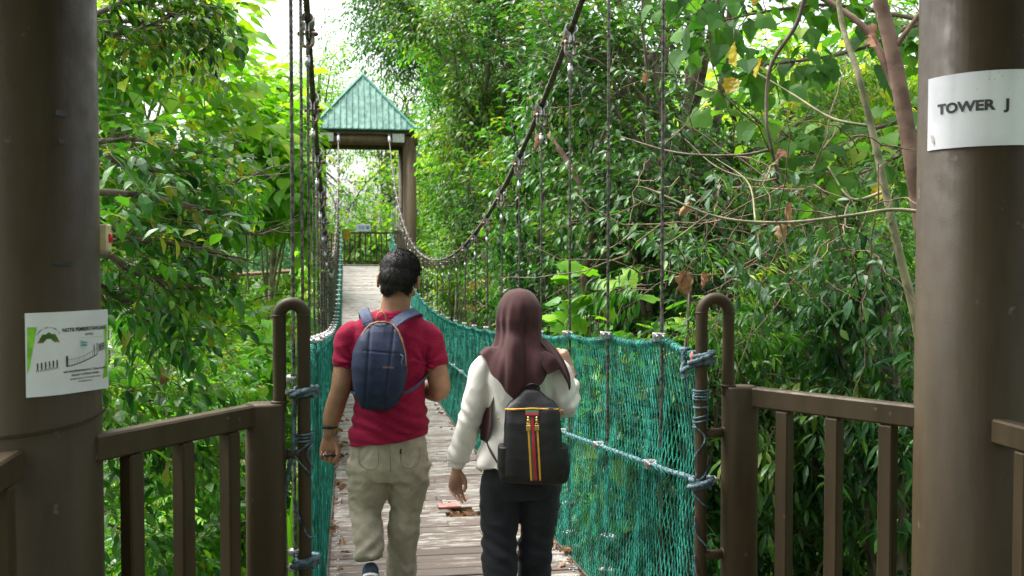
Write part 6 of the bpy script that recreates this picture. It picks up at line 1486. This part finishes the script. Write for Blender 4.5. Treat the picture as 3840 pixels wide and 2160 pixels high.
clothsheet('scarf_tail', [(.055, -.125, 1.17), (.085, -.14, 1.13), (.11, -.145, 1.095)], [(.10, -.10, 1.19), (.145, -.118, 1.16), (.158, -.12, 1.115)], wom, M['scarf'], .003, 7)
clothsheet('scarf_tail', [(-.135, .05, 1.05), (-.160, .03, .96), (-.182, .01, .87), (-.178, -.01, .80)], [(-.11, -.06, 1.05), (-.125, -.085, .95), (-.125, -.095, .87), (-.150, -.055, .785)], wom, M['scarf'], .006, 9)
o = tube([(.2165+.0275*math.cos(a), .078+.0265*math.sin(a)*.9, 1.066+.012*math.sin(a)) for a in np.linspace(0, 2*PI, 25)], .006, 8, caps=False).build('wristband', M['black'], wom)
o = tube([(-.296+.0085*math.cos(a), .004+.0085*math.sin(a), .566+.003*math.cos(a)) for a in np.linspace(0, 2*PI, 15)], .0013, 6, caps=False).build('ring', M['galv'], wom)
# black leather backpack
wp = empty('backpack', (wo[0], wo[1]-.2, wo[2]+.75), 'black leather backpack with red, green and yellow stripes on the back of the woman', 'backpack'); wp.rotation_euler.z = WR; wp.scale = (.97, 1, .93)
Bm = Matrix.Rotation(WR, 3, 'Z') @ Vector((0, .2, -.75)); 
# pack frame: leans a little, turned slightly
def wl(p, q): return p
PCX = .050
def pc(z): return PCX + (z-.78)*-.03
rows = [(.612, .122, .052), (.622, .134, .062), (.66, .135, .068), (.74, .131, .068), (.82, .125, .064), (.89, .120, .058), (.94, .116, .050), (.955, .112, .046)]
YB = -.118
m = loft([(pc(z), YB-d, z, w, d, 5.) for z, w, d in rows] , 56)
def wpd(P, N): return folds(P, N, [((6, 6, 6), .008, 31), ((22, 14, 22), .0022, 35)])
PL = (-.034, .2, -.75+.024)
o = modded(m, 'pack_body', M['leather'], wp, voxel=.0045, smooth=3, disp=wpd); o.location = PL
m = loft([(pc(.95), YB-.046, .945, .117, .046, 4.), (pc(.97), YB-.040, .972, .098, .040, 4.), (pc(1.0), YB-.034, 1.00, .062, .032, 3.5), (pc(1.02), YB-.03, 1.022, .040, .026, 3.), (pc(1.03), YB-.028, 1.032, .026, .02, 3.)], 48)
o = modded(m, 'top_flap', M['leather'], wp, voxel=.0045, smooth=3, disp=wpd); o.location = PL
def front(x, z):   # y of the pack's rear face at (x from its centre, z)
    w = np.interp(z, [r[0] for r in rows], [r[1] for r in rows]); d = np.interp(z, [r[0] for r in rows], [r[2] for r in rows]); return YB - d - d*(max(0, 1-abs(x/w)**5))**(1/5)
# side pockets
for sx in (-1, 1):
    m = loft([(pc(z)+sx*.124, YB-.066, z, w, d, 3.) for z, w, d in ((.625, .016, .050), (.65, .026, .056), (.70, .030, .058), (.76, .028, .056), (.785, .026, .054))], 28)
    o = modded(m, 'side_pocket', M['leather'], wp, voxel=.0045, smooth=3, disp=wpd); o.location = PL
def webline(pts, w, mat, name, off=.0035, par=None):
    P = cr([(pc(z)+x, front(x, z)-off, z) for x, z in pts], 40); V = []
    for p in P:
        for a, b in ((-.5, 0), (.5, 0), (.5, .004), (-.5, .004)): V.append(p + V3(a*w, b, 0))
    F = [[r*4+k, r*4+(k+1) % 4, (r+1)*4+(k+1) % 4, (r+1)*4+k] for r in range(39) for k in range(4)] + [[0, 1, 2, 3], [159, 158, 157, 156]]
    o = MB().add(V, np.array(F), smooth=False).build(name, mat, par or wp); o.location = PL if par is None else (0, 0, 0); return o
ln = lambda x: [(x-.002, .925), (x+.001, .80), (x+.004, .66), (x+.005, .640)]
back_ = webline(ln(.000), .050, M['black'], 'stripe_backing', .0018)
for x, w, mt in ((-.0185, .0075, 'yellow'), (-.0105, .007, 'greenweb'), (.0, .012, 'redweb'), (.0195, .0075, 'yellow')): webline(ln(x), w, M[mt], 'stripe', .0028)
webline([(-.001, .948), (-.001, .937)], .056, M['greenweb'], 'stripe_band', .003); webline([(-.001, .9365), (-.001, .9265)], .056, M['redweb'], 'stripe_band', .0032); webline([(-.001, .926), (-.001, .917)], .056, M['black'], 'stripe_band', .0034)
P = [(pc(.955)+x, YB-.046-.046*(max(0, 1-abs(x/.115)**4.5))**(1/4.5)-.002, .953-abs(x)*.05) for x in np.linspace(-.113, .113, 40)]; o = tube(P, .0042, 8).build('zip_trim', M['yellow'], wp); o.location = PL
for x in (-.019, .017):
    m = MB(); y0 = front(x, .89)-.008; box((pc(.87)+x, y0, .872), (.0185, .006, .025), ch=.002, mb=m); cyl((pc(.9)+x, y0, .896), (pc(.9)+x, y0, .912), .003, 8, mb=m); ell((pc(.9)+x, y0, .905), (.006, .004, .006), 10, 8, mb=m); ell((pc(.9)+x, y0, .918), (.005, .005, .005), 10, 8, mb=m)
    tube([(pc(.88)+x-.006, y0, .882), (pc(.88)+x-.005, y0, .893), (pc(.88)+x+.005, y0, .893), (pc(.88)+x+.006, y0, .882)], .0018, 6, mb=m)
    o = m.build('padlock_charm', M['gold'], wp); o.location = PL
o = tube(cr([(pc(1.03)-.030, YB-.03, 1.018), (pc(1.03)-.020, YB-.04, 1.045), (pc(1.03)+.006, YB-.045, 1.056), (pc(1.03)+.030, YB-.04, 1.045), (pc(1.03)+.034, YB-.034, 1.022), (pc(1.03)+.022, YB-.03, 1.010)], 36), .0048, 8).build('carry_handle', M['leather'], wp); o.location = PL
strap([(.055, -.132, 1.02), (.070, -.140, 1.07), (.088, -.130, 1.14), (.102, -.10, 1.19), (.118, -.03, 1.185), (.13, .05, 1.14), (.135, .09, 1.05), (.15, .06, .93), (.155, -.03, .80), (.16, -.13, .70)], .022, .005, M['leather'], 'shoulder_strap', wp, loc=PL)
strap([(.030, -.132, 1.02), (-.02, -.128, 1.07), (-.07, -.115, 1.13), (-.10, -.06, 1.165), (-.115, .04, 1.12), (-.13, .09, 1.0), (-.15, .06, .88), (-.150, -.03, .80), (-.128, -.10, .735), (-.10, -.125, .69)], .022, .005, M['leather'], 'shoulder_strap', wp, loc=PL)
o = MB().join(box((-.1, -.16, .90), (.006, .012, .012), ch=.002)).build('side_stud', M['gold'], wp); o.location = PL
o = box((pc(.95)+.125, YB-.075, .935), (.018, .010, .022), R=rotm('Y', .6), ch=.003).build('zip_tab', M['tan'], wp); o.location = PL
# ================================================================== camera, light
cam = bpy.data.cameras.new('camera'); co = bpy.data.objects.new('camera', cam); COL.objects.link(co); S.camera = co
cam.sensor_width = 36; cam.lens = 2504/2576*36; cam.clip_end = 1000; cam.clip_start = .05
pitch = math.atan((724.5-640)/2504)
co.location = (-.54, 0, 1.55); co.rotation_euler = (PI/2 - pitch, 0, -math.radians(9.45))
cam.dof.use_dof = True; cam.dof.focus_distance = 4.3; cam.dof.aperture_fstop = 7.0
w = bpy.data.worlds.new('World'); S.world = w; w.use_nodes = True; nt = w.node_tree; nt.nodes.clear()
sky = nt.nodes.new('ShaderNodeTexSky'); sky.sky_type = 'NISHITA'; sky.sun_disc = False
SE, SR = math.radians(62), math.radians(-55)
sky.sun_elevation = SE; sky.sun_rotation = SR; sky.dust_density = 6.; sky.air_density = 1.; sky.ozone_density = .6
hs = nt.nodes.new('ShaderNodeHueSaturation'); hs.inputs['Saturation'].default_value = .25
bg = nt.nodes.new('ShaderNodeBackground'); bg.inputs[1].default_value = .15; out = nt.nodes.new('ShaderNodeOutputWorld')
nt.links.new(sky.outputs[0], hs.inputs['Color']); nt.links.new(hs.outputs[0], bg.inputs[0]); nt.links.new(bg.outputs[0], out.inputs[0])
sl = bpy.data.lights.new('sun', 'SUN'); sl.energy = 1.6; sl.angle = math.radians(28); sl.color = (1, .96, .90)
so = bpy.data.objects.new('sun', sl); COL.objects.link(so)
d = Vector((math.sin(SR)*math.cos(SE), math.cos(SR)*math.cos(SE), math.sin(SE)))
so.rotation_euler = d.to_track_quat('Z', 'Y').to_euler(); so.location = (0, 0, 30)
vs = S.view_settings; vs.view_transform = 'Standard'; vs.look = 'None'; vs.gamma = 1; vs.exposure = 1.80; vs.use_curve_mapping = False
S.cycles.max_bounces = 7; S.cycles.diffuse_bounces = 4; S.cycles.glossy_bounces = 3; S.cycles.transmission_bounces = 4
S.cycles.use_denoising = True; S.render.filter_size = 1.2; S.cycles.sample_clamp_indirect = 8
